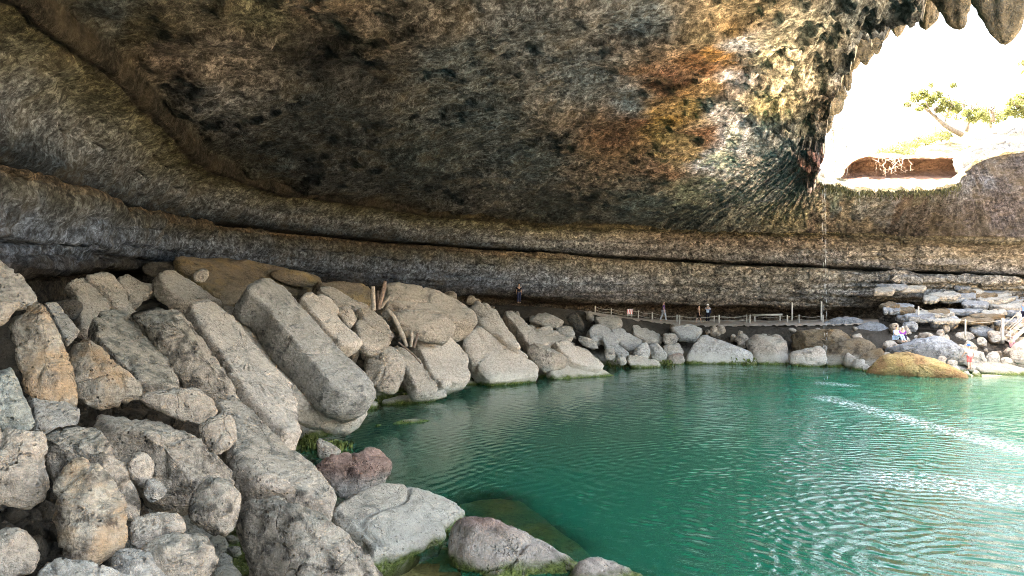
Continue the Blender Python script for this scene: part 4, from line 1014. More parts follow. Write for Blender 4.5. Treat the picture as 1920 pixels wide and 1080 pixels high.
for i, (px, y0, y1, w, D) in enumerate(sorted([(1508,178,255,34,41.0),(1530,165,268,36,40.6),(1550,218,298,30,40.8),(1546,140,240,40,39.4),(1574,150,236,34,38.2),(1590,112,205,36,37.2),
        (1612,98,170,32,36.2),(1632,76,152,34,35.0),(1655,58,120,32,33.5),(1674,38,108,34,32.2),(1694,22,92,30,30.6),(1562,232,272,18,40.6),(1602,150,190,16,37.0),
        (1519,215,282,24,41.2),(1540,255,305,18,42.0),(1712,0,70,30,29.5)])):
    y1 = y0 + (y1 - y0) * (0.62 + 0.3 * ((i * 7) % 5) / 4); w *= 0.8 + 0.5 * ((i * 5) % 4) / 3
    px, y0, y1 = px - 12, y0 - 24, y1 - 12
    stalactite(px, y0, y1, w, D, 'stubby mossy stalactite of the roof-rim fringe, ' + ORD[i] + ' from its left end', 'stalactite fringe along the roof rim', 20 + i)

def wiggly(p, q, n, amp, seed, sag=0.0):
    rg = np.random.default_rng(seed); t = np.linspace(0, 1, n)[:, None]
    P = np.array(p)[None, :] * (1 - t) + np.array(q)[None, :] * t
    w = np.cumsum(rg.normal(size=(n, 3)), 0); w -= w[0] * (1 - t) + w[-1] * t
    P = P + amp * w / max(1, math.sqrt(n))
    P[:, 2] -= sag * np.sin(math.pi * t[:, 0])
    return P
M['vine'] = plain_mat('dry_vine', (0.30, 0.27, 0.24), 0.9, 0.3)
vt = empty('hanging_vines', at(1560, 225, 42.5))
tag(vt, 'thin vines hanging from the roof rim in front of the bright sky', 'vines')
rgv = np.random.default_rng(5)
for k in range(16):
    px = rgv.uniform(1550, 1592); D = rgv.uniform(41.5, 44)
    y0 = 200 - (px - 1550) * 1.2; y1 = rgv.uniform(262, 332)
    mb = MB(); P = wiggly(at(px, y0, D), at(px + rgv.uniform(-12, 14), y1, D), 14, 0.35, 100 + k)
    mb.tube([p - np.array(vt.location) for p in P], [0.022] * 7 + [0.016] * 7, 5)
    for j in range(5):
        b = P[3 + 2 * j] - np.array(vt.location); e = b + np.array([rgv.uniform(-0.35, 0.35), rgv.uniform(-0.2, 0.2), rgv.uniform(-0.4, 0.05)])
        mb.tube([b, (b + e) / 2 + np.array([0, 0, 0.05]), e], [0.014, 0.011, 0.006], 4)
    mb.build('vine', M['vine'], vt)

fm = NT('falling_water')
fp = fm.principled((0.80, 0.86, 0.90), 0.25, 0.5); fp.inputs['Transmission Weight'].default_value = 0.35
M['fall'] = fm.m
def stream(px0, py0, px1, py1, D, label, strands, seed, spread):
    rg = np.random.default_rng(seed); mb = MB(); org = at(px0, py0, D)
    end = at(px1, py1, D)
    for s in range(strands):
        a = org + np.array([rg.normal() * spread, rg.normal() * spread, 0]); b = end + np.array([rg.normal() * spread * 2.2, rg.normal() * spread * 2.2, 0])
        t = rg.uniform(0, 0.06)
        while t < 1:
            ln = rg.uniform(0.012, 0.05) * (1.2 - 0.7 * t)
            r = rg.uniform(0.005, 0.013) * (1 - 0.35 * t)
            p, q = a * (1 - t) + b * t, a * (1 - t - ln) + b * (t + ln)
            j = np.array([rg.normal() * 0.02, rg.normal() * 0.02, 0])
            mb.tube([p + j - org, (p + q) / 2 + j - org, q + j - org], [r * 0.4, r, r * 0.3], 5)
            t += ln + rg.uniform(0.002, 0.035) * (0.4 + 1.6 * t)
    o = mb.build('waterfall', M['fall']); o.location = org
    tag(o, label, 'waterfall', 'water falling from the creek ledge', 'stuff')
wy = CY - WATER * F / 45.3
stream(1546, 343, 1548, wy, 45.3, 'thin waterfall dropping from the left end of the creek ledge into the pool', 3, 1, 0.05)
stream(1611, 351, 1611, 400, 48.6, 'short drip string under the creek ledge, left one of a pair', 2, 2, 0.02)
stream(1622, 351, 1622, 394, 49.2, 'short drip string under the creek ledge, right one of a pair', 2, 3, 0.02)

# ------------------------------------------------------------------ upstream bank, cap rocks, trees beyond the rim
pxs = np.linspace(1545, 1850, 120)
ridge = np.interp(pxs, [1545, 1600, 1640, 1690, 1740, 1790, 1850], [326, 304, 288, 264, 243, 226, 216])
rows_ = [(336 + 0 * pxs, 70.5), (331 + 0 * pxs, 73.5), (318 + 0 * pxs, 74.6), (303 + 0 * pxs, 74.2), (296 + 0 * pxs, 71.5), (291 + 0 * pxs, 72.0)]
Vb = np.stack([np.stack([at(px, max(y, ridge[i] - 3), D) for y, D in ((r[0][i], r[1]) for r in rows_)]) for i, px in enumerate(pxs)])
lw = np.clip((pxs - 1575) / 20, 0, 1)
for i in range(len(pxs)):
    for k in range(1, 6):
        Vb[i, k] = Vb[i, 0] * (1 - lw[i]) + Vb[i, k] * lw[i]
def densify(G, m):
    t = np.linspace(0, G.shape[1] - 1, m); i = np.clip(t.astype(int), 0, G.shape[1] - 2); f = (t - i)[None, :, None]
    return G[:, i] * (1 - f) + G[:, i + 1] * f
Vb = densify(Vb, 40); vb = Vb.reshape(-1, 3) ; vb = vb + 0.35 * np.stack([fbm(vb * 0.7 + s, 4) for s in (1, 20, 40)], 1)
M['redbank'] = rock_mat('red_brown_bank_rock', (0.26, 0.15, 0.105), (0.19, 0.105, 0.075), (0.06, 0.035, 0.025), 0.6, waterline=False, sc=0.6)
tag(mesh_obj('creek_bank_wall', vb, grid_faces(120, 40), M['redbank']), 'low undercut red-brown bank behind the creek ledge', kind='structure')
gm = NT('dry_grass_slope'); GP = gm.pos(); g1 = gm.noise(GP, 0.6, 5, 0.65); g2 = gm.noise(GP, 5, 6, 0.7)
gc = gm.mix(gm.ramp(g1, 0.35, 0.65), (0.13, 0.115, 0.06), (0.08, 0.085, 0.04)); gc = gm.mix(gm.ramp(g2, 0.4, 0.7), gc, (0.16, 0.15, 0.11))
gm.principled(gc, 0.95, 0.1, gm.bump(g2, 0.3)); M['slope'] = gm.m
top = vb.reshape(120, 40, 3)[:, -1]
SL = [top + np.array([0, 0, 0.005])]
for f_ in np.linspace(0.08, 1.0, 16):
    SL.append(np.stack([at(px, (1 - f_) * max(291, ridge[i] - 3) + f_ * ridge[i], 72.0 + 22 * f_) for i, px in enumerate(pxs)]))
SL = np.stack(SL, 1); sl = SL.reshape(-1, 3); wgt = (np.arange(17)[None, :].repeat(120, 0).ravel() > 0)
sl = sl + (wgt * 0.5 * fbm(sl * 0.5, 4))[:, None] * np.array([0, 0, 1.0])
tag(mesh_obj('hillside', sl, grid_faces(120, 17), M['slope']), 'dry grassy hillside above the red-brown bank', kind='structure')
GC = 'bleached rocks on the canyon rim'
rock('boulder', 'broad bleached cap rock with a shaded underside on the right canyon rim', 'cap', 'b', [(1786,284),(1796,264),(1826,248),(1868,238),(1925,231),(1990,236),(1995,272),(1920,276),(1850,282)], D=57.5, th=3.2, tilt=0.5, group=GC, rough=0.8)
rock('boulder', 'pale rock lying on top of the broad cap rock at the right edge', 'cap', 'b', [(1850,240),(1876,222),(1920,212),(1985,214),(1985,244),(1900,246)], D=62.0, group=GC)
rock('boulder', 'grey rock on the hillside under the leaning tree', 'cap', 'b', [(1736,252),(1752,240),(1776,238),(1788,248),(1770,256),(1745,258)], D=80.0, group=GC)

lm = NT('live_oak_leaves')
li = lm.noise(lm.pos(), 1.6, 3, 0.6)
lc = lm.mix(lm.ramp(li, 0.35, 0.65), (0.085, 0.10, 0.042), (0.15, 0.16, 0.07))
ld = lm.node('ShaderNodeBsdfDiffuse'); lm.L(lc, ld.inputs[0]); ltr = lm.node('ShaderNodeBsdfTranslucent'); lm.L(lm.mix(0.5, lc, (0.24, 0.26, 0.09)), ltr.inputs[0])
lx = lm.node('ShaderNodeMixShader'); lx.inputs[0].default_value = 0.45; lm.L(ld.outputs[0], lx.inputs[1]); lm.L(ltr.outputs[0], lx.inputs[2]); lm.L(lx.outputs[0], lm.out.inputs[0])
M['leaf'] = lm.m
M['bark'] = plain_mat('grey_oak_bark', (0.16, 0.135, 0.115), 0.95, 0.35, 6.0, 0.1, 0.03)
M['root'] = plain_mat('bleached_root', (0.30, 0.23, 0.19), 0.9, 0.25, 6.0, 0.1)
def leaves(clumps, n, size, seed, org):
    rg = np.random.default_rng(seed); V, Fc = [], []
    for (c, r) in clumps:
        m = int(n * (r[0] * r[2]) / 1.0)
        d_ = rg.normal(size=(m, 3)); d_ /= np.linalg.norm(d_, axis=1)[:, None]
        p = np.array(c) - org + d_ * np.array(r) * (rg.uniform(0, 1, (m, 1)) ** 0.45)
        for q in p:
            a = rg.normal(size=3); a /= np.linalg.norm(a); b = np.cross(a, rg.normal(size=3)); b /= np.linalg.norm(b)
            s = size * rg.uniform(0.6, 1.4); k = len(V)
            V += [q - a * s, q - b * s * 0.45, q + a * s, q + b * s * 0.45]; Fc.append((k, k + 1, k + 2, k + 3))
    return V, Fc
def tree(name, label, trunk, limbs, clumps, D, seed, r0=0.28, n=70, size=0.13, group='trees on the canyon rim', mat='leaf'):
    org = at(trunk[0][0], trunk[0][1], D)
    t = empty(name, org); tag(t, label, 'tree' if 'tree' in name else 'shrub', group)
    mb = MB(); L = len(trunk)
    rg = np.random.default_rng(seed)
    pts = [at(x, y, D + rg.uniform(-0.3, 0.3)) - org for x, y in trunk]
    mb.tube(pts, [r0 * (1 - 0.75 * k / (L - 1)) for k in range(L)], 9)
    mb.build('trunk', M['bark'], t)
    for lb in limbs:
        m2 = MB(); q = [at(x, y, D + (0 if k == 0 else rg.uniform(-1.2, 1.2))) - org for k, (x, y) in enumerate(lb)]
        m2.tube(q, [r0 * 0.42 * (1 - 0.8 * k / (len(q) - 1)) for k in range(len(q))], 7)
        for _ in range(5):
            b = q[-1] * rg.uniform(0.5, 1) + q[0] * 0; e = q[-1] + rg.normal(size=3) * 0.8
            m2.tube([q[-1], (q[-1] + e) / 2 + rg.normal(size=3) * 0.1, e], [0.05, 0.03, 0.012], 5)
        m2.build('limb', M['bark'], t)
    if clumps:
        cl = [(at(x, y, D + dy), (rx * D / F, max(rx, ry) * 0.8 * D / F, ry * D / F)) for x, y, rx, ry, dy in clumps]
        V, Fc = leaves(cl, n, size, seed + 1, org)
        mesh_obj('crown', V, Fc, M[mat], t, smooth=False)
    return t
tree('oak_tree', 'small oak leaning left over the creek from a bent dark trunk',
     [(1803,252),(1785,243),(1770,234),(1757,222),(1746,212),(1734,204),(1720,199)],
     [[(1757,222),(1752,206),(1750,190),(1756,172)],[(1746,212),(1738,196),(1733,180)],[(1734,204),(1722,196),(1706,196)],[(1770,234),(1776,214),(1786,196)],[(1752,206),(1768,194),(1778,180)]],
     [(1700,196,9,6,0),(1716,186,12,9,1),(1728,176,14,10,-1),(1744,186,15,11,0),(1758,178,12,9,1),(1770,192,14,10,-1),(1786,198,14,10,0),(1736,198,12,7,1),(1762,206,12,7,0),(1724,205,8,5,-1),(1795,205,10,8,1),(1745,160,7,5,0),(1788,160,8,6,0),(1712,176,6,5,0)], 78.0, 31, n=1100, size=0.13)
tree('oak_tree', 'thin upright tree just right of the leaning oak', [(1812,246),(1816,226),(1820,208),(1822,192)], [[(1818,218),(1808,204),(1806,192)],[(1820,208),(1830,198),(1836,188)]],
     [(1812,212,10,8,0),(1828,206,12,9,1),(1840,214,12,9,-1),(1822,224,14,8,0),(1848,222,10,8,0)], 82.0, 33, r0=0.2, n=800)
tree('dead_tree', 'bare dead snag above the cap rock', [(1862,228),(1861,212),(1859,198),(1858,184)], [[(1860,206),(1866,198),(1866,192)],[(1860,212),(1855,204),(1854,199)]], [], 76.0, 35, r0=0.22)
tree('oak_tree', 'dense bright green tree at the right picture edge behind the cap rock', [(1925,236),(1922,215),(1915,200),(1912,186)], [[(1918,206),(1902,196),(1896,186)],[(1922,215),(1936,198),(1944,184)]],
     [(1900,196,16,12,0),(1918,184,18,14,1),(1935,200,20,15,-1),(1890,210,14,9,0),(1912,212,20,10,0),(1950,185,20,16,0)], 74.0, 37, n=900)
tree('oak_tree', 'tall tree beyond the right picture edge, only a few branch tips in view', [(2010,240),(2005,190),(1990,150),(1970,125)], [[(1990,150),(1950,132),(1920,124)],[(1970,125),(1940,118),(1912,114)]],
     [(1916,118,10,7,0),(1922,134,9,7,0),(1945,120,16,12,0),(1975,120,26,20,0)], 70.0, 39, n=350)
tree('oak_tree', 'hazy grey-green tree far behind the dead snag', [(1858,240),(1856,222),(1852,206)], [[(1856,222),(1866,206)],[(1852,206),(1842,194)]],
     [(1850,208,16,9,0),(1868,214,14,9,1),(1836,218,12,8,-1),(1880,220,12,7,0),(1858,226,24,8,0)], 98.0, 43, r0=0.2, n=650)
tree('oak_tree', 'far pale tree behind the leaning oak, at its right', [(1790,244),(1792,224),(1796,206)], [[(1792,224),(1782,208)],[(1796,206),(1808,190)]],
     [(1788,206,14,9,0),(1804,196,13,9,1),(1776,216,12,8,-1),(1812,212,14,8,0),(1795,228,22,8,0)], 100.0, 45, r0=0.2, n=600)
for i, (x, y, rx, ry, D, lb) in enumerate([(1662,283,22,9,75,'low grey-green shrub at the left end of the hillside'),(1700,272,24,11,77,'bushy shrub in the middle of the hillside'),
        (1735,262,22,11,76,'pale green shrub below the leaning oak'),(1765,254,20,12,78,'dry shrub right below the oak trunk'),(1690,285,24,8,74,'low trailing shrub on the lip of the red-brown bank')]):
    tree('shrub', lb, [(x, y + ry), (x + 1, y + 2), (x + 2, y - 3)], [[(x, y + 2), (x - rx * 0.6, y - 2)], [(x, y + 2), (x + rx * 0.6, y - 2)]],
         [(x, y, rx, ry, 0), (x - rx * 0.5, y + 2, rx * 0.6, ry * 0.7, 1), (x + rx * 0.5, y + 1, rx * 0.6, ry * 0.7, -1)], D, 50 + i, r0=0.07, n=500, size=0.10, group='shrubs on the hillside')
rt = empty('exposed_roots', at(1675, 330, 70.5)); tag(rt, 'bleached tangle of bare roots hanging over the red-brown bank', 'roots')
rgr = np.random.default_rng(8)
for k in range(14):
    a = at(rgr.uniform(1640, 1705), rgr.uniform(288, 300), 70.9); b = at(rgr.uniform(1636, 1712), rgr.uniform(318, 334), 70.3)
    mb = MB(); P = wiggly(a, b, 10, 0.5, 300 + k); mb.tube([p - np.array(rt.location) for p in P], [0.03 - 0.002 * j for j in range(10)], 5)
    mb.build('root', M['root'], rt)
# ------------------------------------------------------------------ rope fences, board, stairs, driftwood
M['post'] = plain_mat('weathered_pale_post', (0.46, 0.42, 0.37), 0.85, 0.2, 5.0, 0.15, 0.01)
M['rope'] = plain_mat('pale_rope', (0.45, 0.41, 0.35), 0.95, 0.2, 20.0, 0.1)
M['timber'] = plain_mat('grey_timber', (0.50, 0.46, 0.41), 0.85, 0.25, 6.0, 0.15, 0.01)
def ground_at(px, D):
    x = (px - CX) / F * D
    return np.array([x, D, T(x, D)])
def post_mesh(mb, p, h, r):
    mb.tube([p + np.array([0, 0, -0.25]), p + np.array([0, 0, 0.02]), p + np.array([0.01, 0, h * 0.96]), p + np.array([0.01, 0, h])], [r * 1.05, r * 1.05, r, r * 0.8], 10)
def fence(label, posts, ropes=2, dz=None):
    """posts: (px, D, height, radius)"""
    P = [ground_at(px, D) for px, D, h, r in posts]
    if dz is not None: P = [p + np.array([0, 0, z]) for p, z in zip(P, dz)]
    f = empty('rope_fence', P[0]); tag(f, label, 'fence', 'rope fences along the path')
    org = P[0]
    for p, (px, D, h, r) in zip(P, posts):
        mb = MB(); post_mesh(mb, p - org, h, r * 0.8); mb.build('post', M['post'], f)
    for k in range(len(P) - 1):
        for j in range(ropes):
            ha, hb_ = posts[k][2] * (0.9 - 0.42 * j), posts[k + 1][2] * (0.9 - 0.42 * j)
            a, b = P[k] - org + np.array([0, 0, ha]), P[k + 1] - org + np.array([0, 0, hb_])
            mb = MB(); mb.tube(list(wiggly(a, b, 9, 0.0, k, sag=0.10 + 0.02 * np.linalg.norm(b - a))), 0.013, 6); mb.build('rope', M['rope'], f)
    return f
fence('low rope fence of pale posts along the front edge of the path', [(1116,64.0,0.62,0.07),(1146,64.5,0.6,0.05),(1197,65.0,0.75,0.06),(1223,65.0,0.75,0.07),(1274,65.0,0.75,0.08),(1348,65.0,0.75,0.08),(1406,64.5,0.75,0.07),(1476,63.0,0.68,0.06),(1498,62.5,0.7,0.05),(1543,62.0,0.62,0.06)])
fence('rope fence of stubby posts along the wall side of the path', [(1269,67.8,0.72,0.09),(1339,67.5,0.62,0.06),(1400,67.0,0.7,0.06)], 2)
fence('two tall posts with a sagging rope at the right end of the path', [(1485,64.5,1.35,0.07),(1540,63.0,1.35,0.08)], 1, dz=[0.35, 0.35])
fence('rope fence of three posts on the right-hand bank', [(1722,56.5,0.95,0.07),(1810,54.5,1.0,0.07),(1880,54.0,1.45,0.12)], 1, dz=[0.25, 0.25, 0.3])
b0, b1 = ground_at(1411, 67.5) + np.array([0, 0, 0.62]), ground_at(1467, 66.5) + np.array([0, 0, 0.62])
br_ = empty('timber_rail', b0 - np.array([0, 0, 0.62])); tag(br_, 'pale horizontal timber rail beside the path near the tall posts', 'rail')
mb = MB(); o0 = np.array(br_.location); mb.tube([b0 - o0, b1 - o0], 0.09, 8); mb.build('beam', M['post'], br_)
for f_ in (0.08, 0.92):
    q = b0 * (1 - f_) + b1 * f_ - o0; mb = MB(); mb.tube([q + np.array([0, 0.02, -0.9]), q + np.array([0, 0.02, -0.05])], 0.06, 8); mb.build('leg', M['timber'], br_)

# small striped barrier board
M['red'] = plain_mat('red_paint', (0.62, 0.05, 0.05), 0.5, 0.1); M['white'] = plain_mat('white_paint', (0.8, 0.8, 0.78), 0.5, 0.05)
bo = ground_at(1181, 64.0); bb = empty('barrier_board', bo); tag(bb, 'small red and white striped barrier board at the path edge', 'barrier')
def box_mesh(c, s):
    c = np.array(c); s = np.array(s) / 2
    V = [c + s * np.array([i, j, k]) for i in (-1, 1) for j in (-1, 1) for k in (-1, 1)]
    return V, [(0, 1, 3, 2), (4, 6, 7, 5), (0, 4, 5, 1), (2, 3, 7, 6), (0, 2, 6, 4), (1, 5, 7, 3)]
MB().add(*box_mesh((0, 0, 0.52), (0.46, 0.03, 0.42))).build('panel', M['white'], bb, False)
for k in range(4):
    x = -0.21 + 0.14 * k
    V = [(x - 0.05, -0.021, 0.33), (x + 0.02, -0.021, 0.33), (x + 0.07, -0.021, 0.71), (x, -0.021, 0.71)]
    V = [(min(0.22, max(-0.22, a)), b, c) for a, b, c in V]; V2 = [(a, -0.017, c) for a, b, c in V]
    MB().add(V + V2, [(0, 1, 2, 3), (7, 6, 5, 4), (0, 4, 5, 1), (1, 5, 6, 2), (2, 6, 7, 3), (3, 7, 4, 0)]).build('stripe', M['red'], bb, False)
for s in (-1, 1):
    MB().tube([(s * 0.16, 0.02, -0.1), (s * 0.16, 0.02, 0.4)], 0.02, 6).build('leg', M['timber'], bb)

# wooden stairs at the right edge
s0 = at(1884, 642, 54.0); run, rise, N_ = 2.5, 2.2, 9
st = empty('wooden_stairs', s0); tag(st, 'grey wooden stairs with thin railings climbing at the right picture edge', 'stairs')
for s in (0.0, 1.0):
    MB().add(*box_mesh((0, 0, 0), (1, 1, 1))).build('stringer', M['timber'], st, False)
    o = st.children[-1]
    L_ = math.hypot(run, rise)
    o.scale = (L_, 0.07, 0.24); o.rotation_euler = (0, -math.atan2(rise, run), 0); o.location = (run / 2, -0.45 + 0.9 * s, rise / 2)
for k in range(N_):
    f_ = (k + 0.5) / N_
    MB().add(*box_mesh((run * f_, 0, rise * f_ + 0.04), (0.27, 0.98, 0.05))).build('tread', M['timber'], st, False)
for s in (-1, 1):
    for f_ in (0.02, 0.5, 0.98):
        MB().tube([(run * f_, s * 0.52, rise * f_ - 0.1), (run * f_, s * 0.52, rise * f_ + 0.95)], 0.035, 8).build('railing_post', M['post'], st)
    MB().tube([(0, s * 0.52, 0.92), (run, s * 0.52, rise + 0.92)], 0.03, 8).build('handrail', M['post'], st)
    MB().tube([(0, s * 0.52, 0.5), (run, s * 0.52, rise + 0.5)], 0.022, 8).build('mid_rail', M['post'], st)

# driftwood
M['drift'] = plain_mat('bleached_driftwood', (0.33, 0.265, 0.21), 0.9, 0.4, 9.0, 0.15, 0.03)
M['drift_dark'] = plain_mat('brown_driftwood', (0.21, 0.145, 0.11), 0.9, 0.4, 9.0, 0.15, 0.03)
def wood(name, label, pieces, D, mat='drift'):
    """pieces: lists of (px, py, radius_px)"""
    org = at(pieces[0][0][0], pieces[0][0][1], D); t = empty(name, org); tag(t, label, 'driftwood', 'driftwood among the left rocks')
    for i, pc in enumerate(pieces):
        P = np.array([at(x, y, D + 0.12 * i) for x, y, r in pc]); R_ = [0.75 * r * D / F for x, y, r in pc]
        tt_ = np.linspace(0, len(pc) - 1, 22); Q = np.stack([np.interp(tt_, range(len(pc)), P[:, k]) for k in range(3)], 1)
        rr = np.interp(tt_, range(len(pc)), R_)
        v_, f_ = tube_mesh(Q, list(rr), 14)
        v_ = np.array([tuple(a) for a in v_]); c_ = np.repeat(Q, 14, 0)
        v_ = c_ + (v_ - c_) * (1 + 0.35 * fbm(v_ * np.array([5, 5, 1.5]) + i * 7, 3))[:, None]
        o = mesh_obj('stump' if i == 0 else 'branch', v_ - org, f_, M[mat if i % 2 == 0 else 'drift_dark'], t)
wood('driftwood_stump', 'standing cluster of split driftwood stumps beside the long cracked slab', [[(700,582,6),(700,560,5.5),(699,537,5)],[(710,580,5),(714,560,6),(720,540,6),(722,527,4)],[(714,578,4),(722,566,3.5),(730,556,3)],[(706,580,4),(707,560,4),(709,545,3)]], 34.5)
wood('driftwood_log', 'leaning driftwood log with a short broken side branch', [[(726,580,5),(738,594,5.5),(746,610,6),(756,632,6),(763,650,4)],[(740,594,2),(734,598,2),(728,602,1.6)]], 34.0)
wood('driftwood_stump', 'short twisted driftwood stump wedged between the shore slabs', [[(770,650,4),(772,636,5),(771,620,4)],[(776,652,3),(780,638,3.5),(783,624,2.5)]], 37.5)
wood('driftwood_pole', 'thin dark pole lying across the narrow shore slab', [[(747,642,2.2),(765,656,2.2),(778,668,2.4),(790,682,2)]], 33.6, 'drift_dark')

# moss and trailing algae along the waterline: nobody could count it
def moss():
    rg = np.random.default_rng(9); V, Fc = [], []
    for (x0, y0, x1, y1, n, hgt) in [(1285,678,1415,683,520,0.5),(1212,680,1262,686,160,0.4),(1012,700,1034,702,110,0.5),(925,709,1004,706,200,0.3),(1140,686,1182,688,140,0.5),
            (716,756,846,729,420,0.3),(662,776,704,756,240,0.35),(558,828,600,842,200,0.3),(612,838,650,842,150,0.25),(704,1026,832,1000,260,0.12),(846,712,880,718,80,0.3),(1480,686,1545,686,120,0.2),(1556,684,1640,686,150,0.2)]:
        for _ in range(n):
            f_ = rg.uniform(); px, py = x0 + (x1 - x0) * f_, y0 + (y1 - y0) * f_
            r_ = ray(px, py); p = r_ * (WATER / r_[2]) + np.array([rg.normal() * 0.12, rg.normal() * 0.25, 0])
            p[2] = WATER + rg.uniform(0.0, 1) * hgt
            a = rg.normal(size=3) * np.array([1, 1, 0.4]); a /= np.linalg.norm(a); s = rg.uniform(0.05, 0.13)
            dn = np.array([rg.normal() * 0.3, rg.normal() * 0.3, -1.0]) * s * 1.6; k = len(V)
            V += [p - a * s * 0.5, p + a * s * 0.5, p + a * s * 0.3 + dn, p - a * s * 0.3 + dn]; Fc.append((k, k + 1, k + 2, k + 3))
    mm = NT('wet_moss'); n1 = mm.noise(mm.pos(), 5, 4, 0.6)
    mm.principled(mm.mix(mm.ramp(n1, 0.35, 0.65), (0.055, 0.07, 0.014), (0.16, 0.18, 0.045)), 0.8, 0.3)
    tag(mesh_obj('moss', V, Fc, mm.m, smooth=False), 'green moss hanging along the waterline of the shore rocks', 'moss', kind='stuff')
    V, Fc = [], []
    for _ in range(1100):     # moss beard under the creek ledge
        k_ = int(np.argmin(np.abs(U - rg.uniform(8.95, 10.25)))); l_ = lip[k_]
        p = l_ + np.array([rg.normal() * 0.12, rg.normal() * 0.25 - 0.1, -abs(rg.normal()) * 0.22 + 0.05])
        a = rg.normal(size=3) * np.array([1, 1, 0.3]); a /= np.linalg.norm(a); s = rg.uniform(0.04, 0.09)
        dn = np.array([rg.normal() * 0.15, rg.normal() * 0.15, -1.0]) * s * 2.4; k = len(V)
        V += [p - a * s * 0.5, p + a * s * 0.5, p + a * s * 0.2 + dn, p - a * s * 0.2 + dn]; Fc.append((k, k + 1, k + 2, k + 3))
    dm = NT('dark_moss'); n2_ = dm.noise(dm.pos(), 3, 4, 0.6)
    dm.principled(dm.mix(dm.ramp(n2_, 0.35, 0.65), (0.018, 0.020, 0.008), (0.050, 0.050, 0.022)), 0.9, 0.2)
    tag(mesh_obj('moss', V, Fc, dm.m, smooth=False), 'dark moss beard hanging under the creek ledge', 'moss', kind='stuff')
moss()

# ------------------------------------------------------------------ people
def skin_mesh(name, nodes, edges, mat, parent, root=0):
    me = bpy.data.meshes.new(name)
    keys = list(nodes); idx = {k: i for i, k in enumerate(keys)}
    me.from_pydata([nodes[k][0] for k in keys], [(idx[a], idx[b]) for a, b in edges], [])
    me.materials.append(mat)
    o = bpy.data.objects.new(name, me); COL.objects.link(o); o.parent = parent
    sk = o.modifiers.new('skin', 'SKIN'); sk.use_smooth_shade = True; sk.branch_smoothing = 0.3
    for i, k in enumerate(keys):
        r = nodes[k][1]; me.skin_vertices[0].data[i].radius = r if isinstance(r, tuple) else (r, r)
        me.skin_vertices[0].data[i].use_root = (i == root)
    o.modifiers.new('sub', 'SUBSURF').levels = 1; o.modifiers['sub'].render_levels = 2
    return o
CLOTH = {}
def cloth(c):
    k = tuple(c)
    if k not in CLOTH: CLOTH[k] = plain_mat('cloth', c, 0.9, 0.18, 7.0, 0.1)
    return CLOTH[k]
SKIN = plain_mat('skin', (0.50, 0.32, 0.24), 0.55, 0.06, 5.0, 0.3)
SKIN2 = plain_mat('tanned_skin', (0.34, 0.20, 0.14), 0.55, 0.06, 5.0, 0.3)
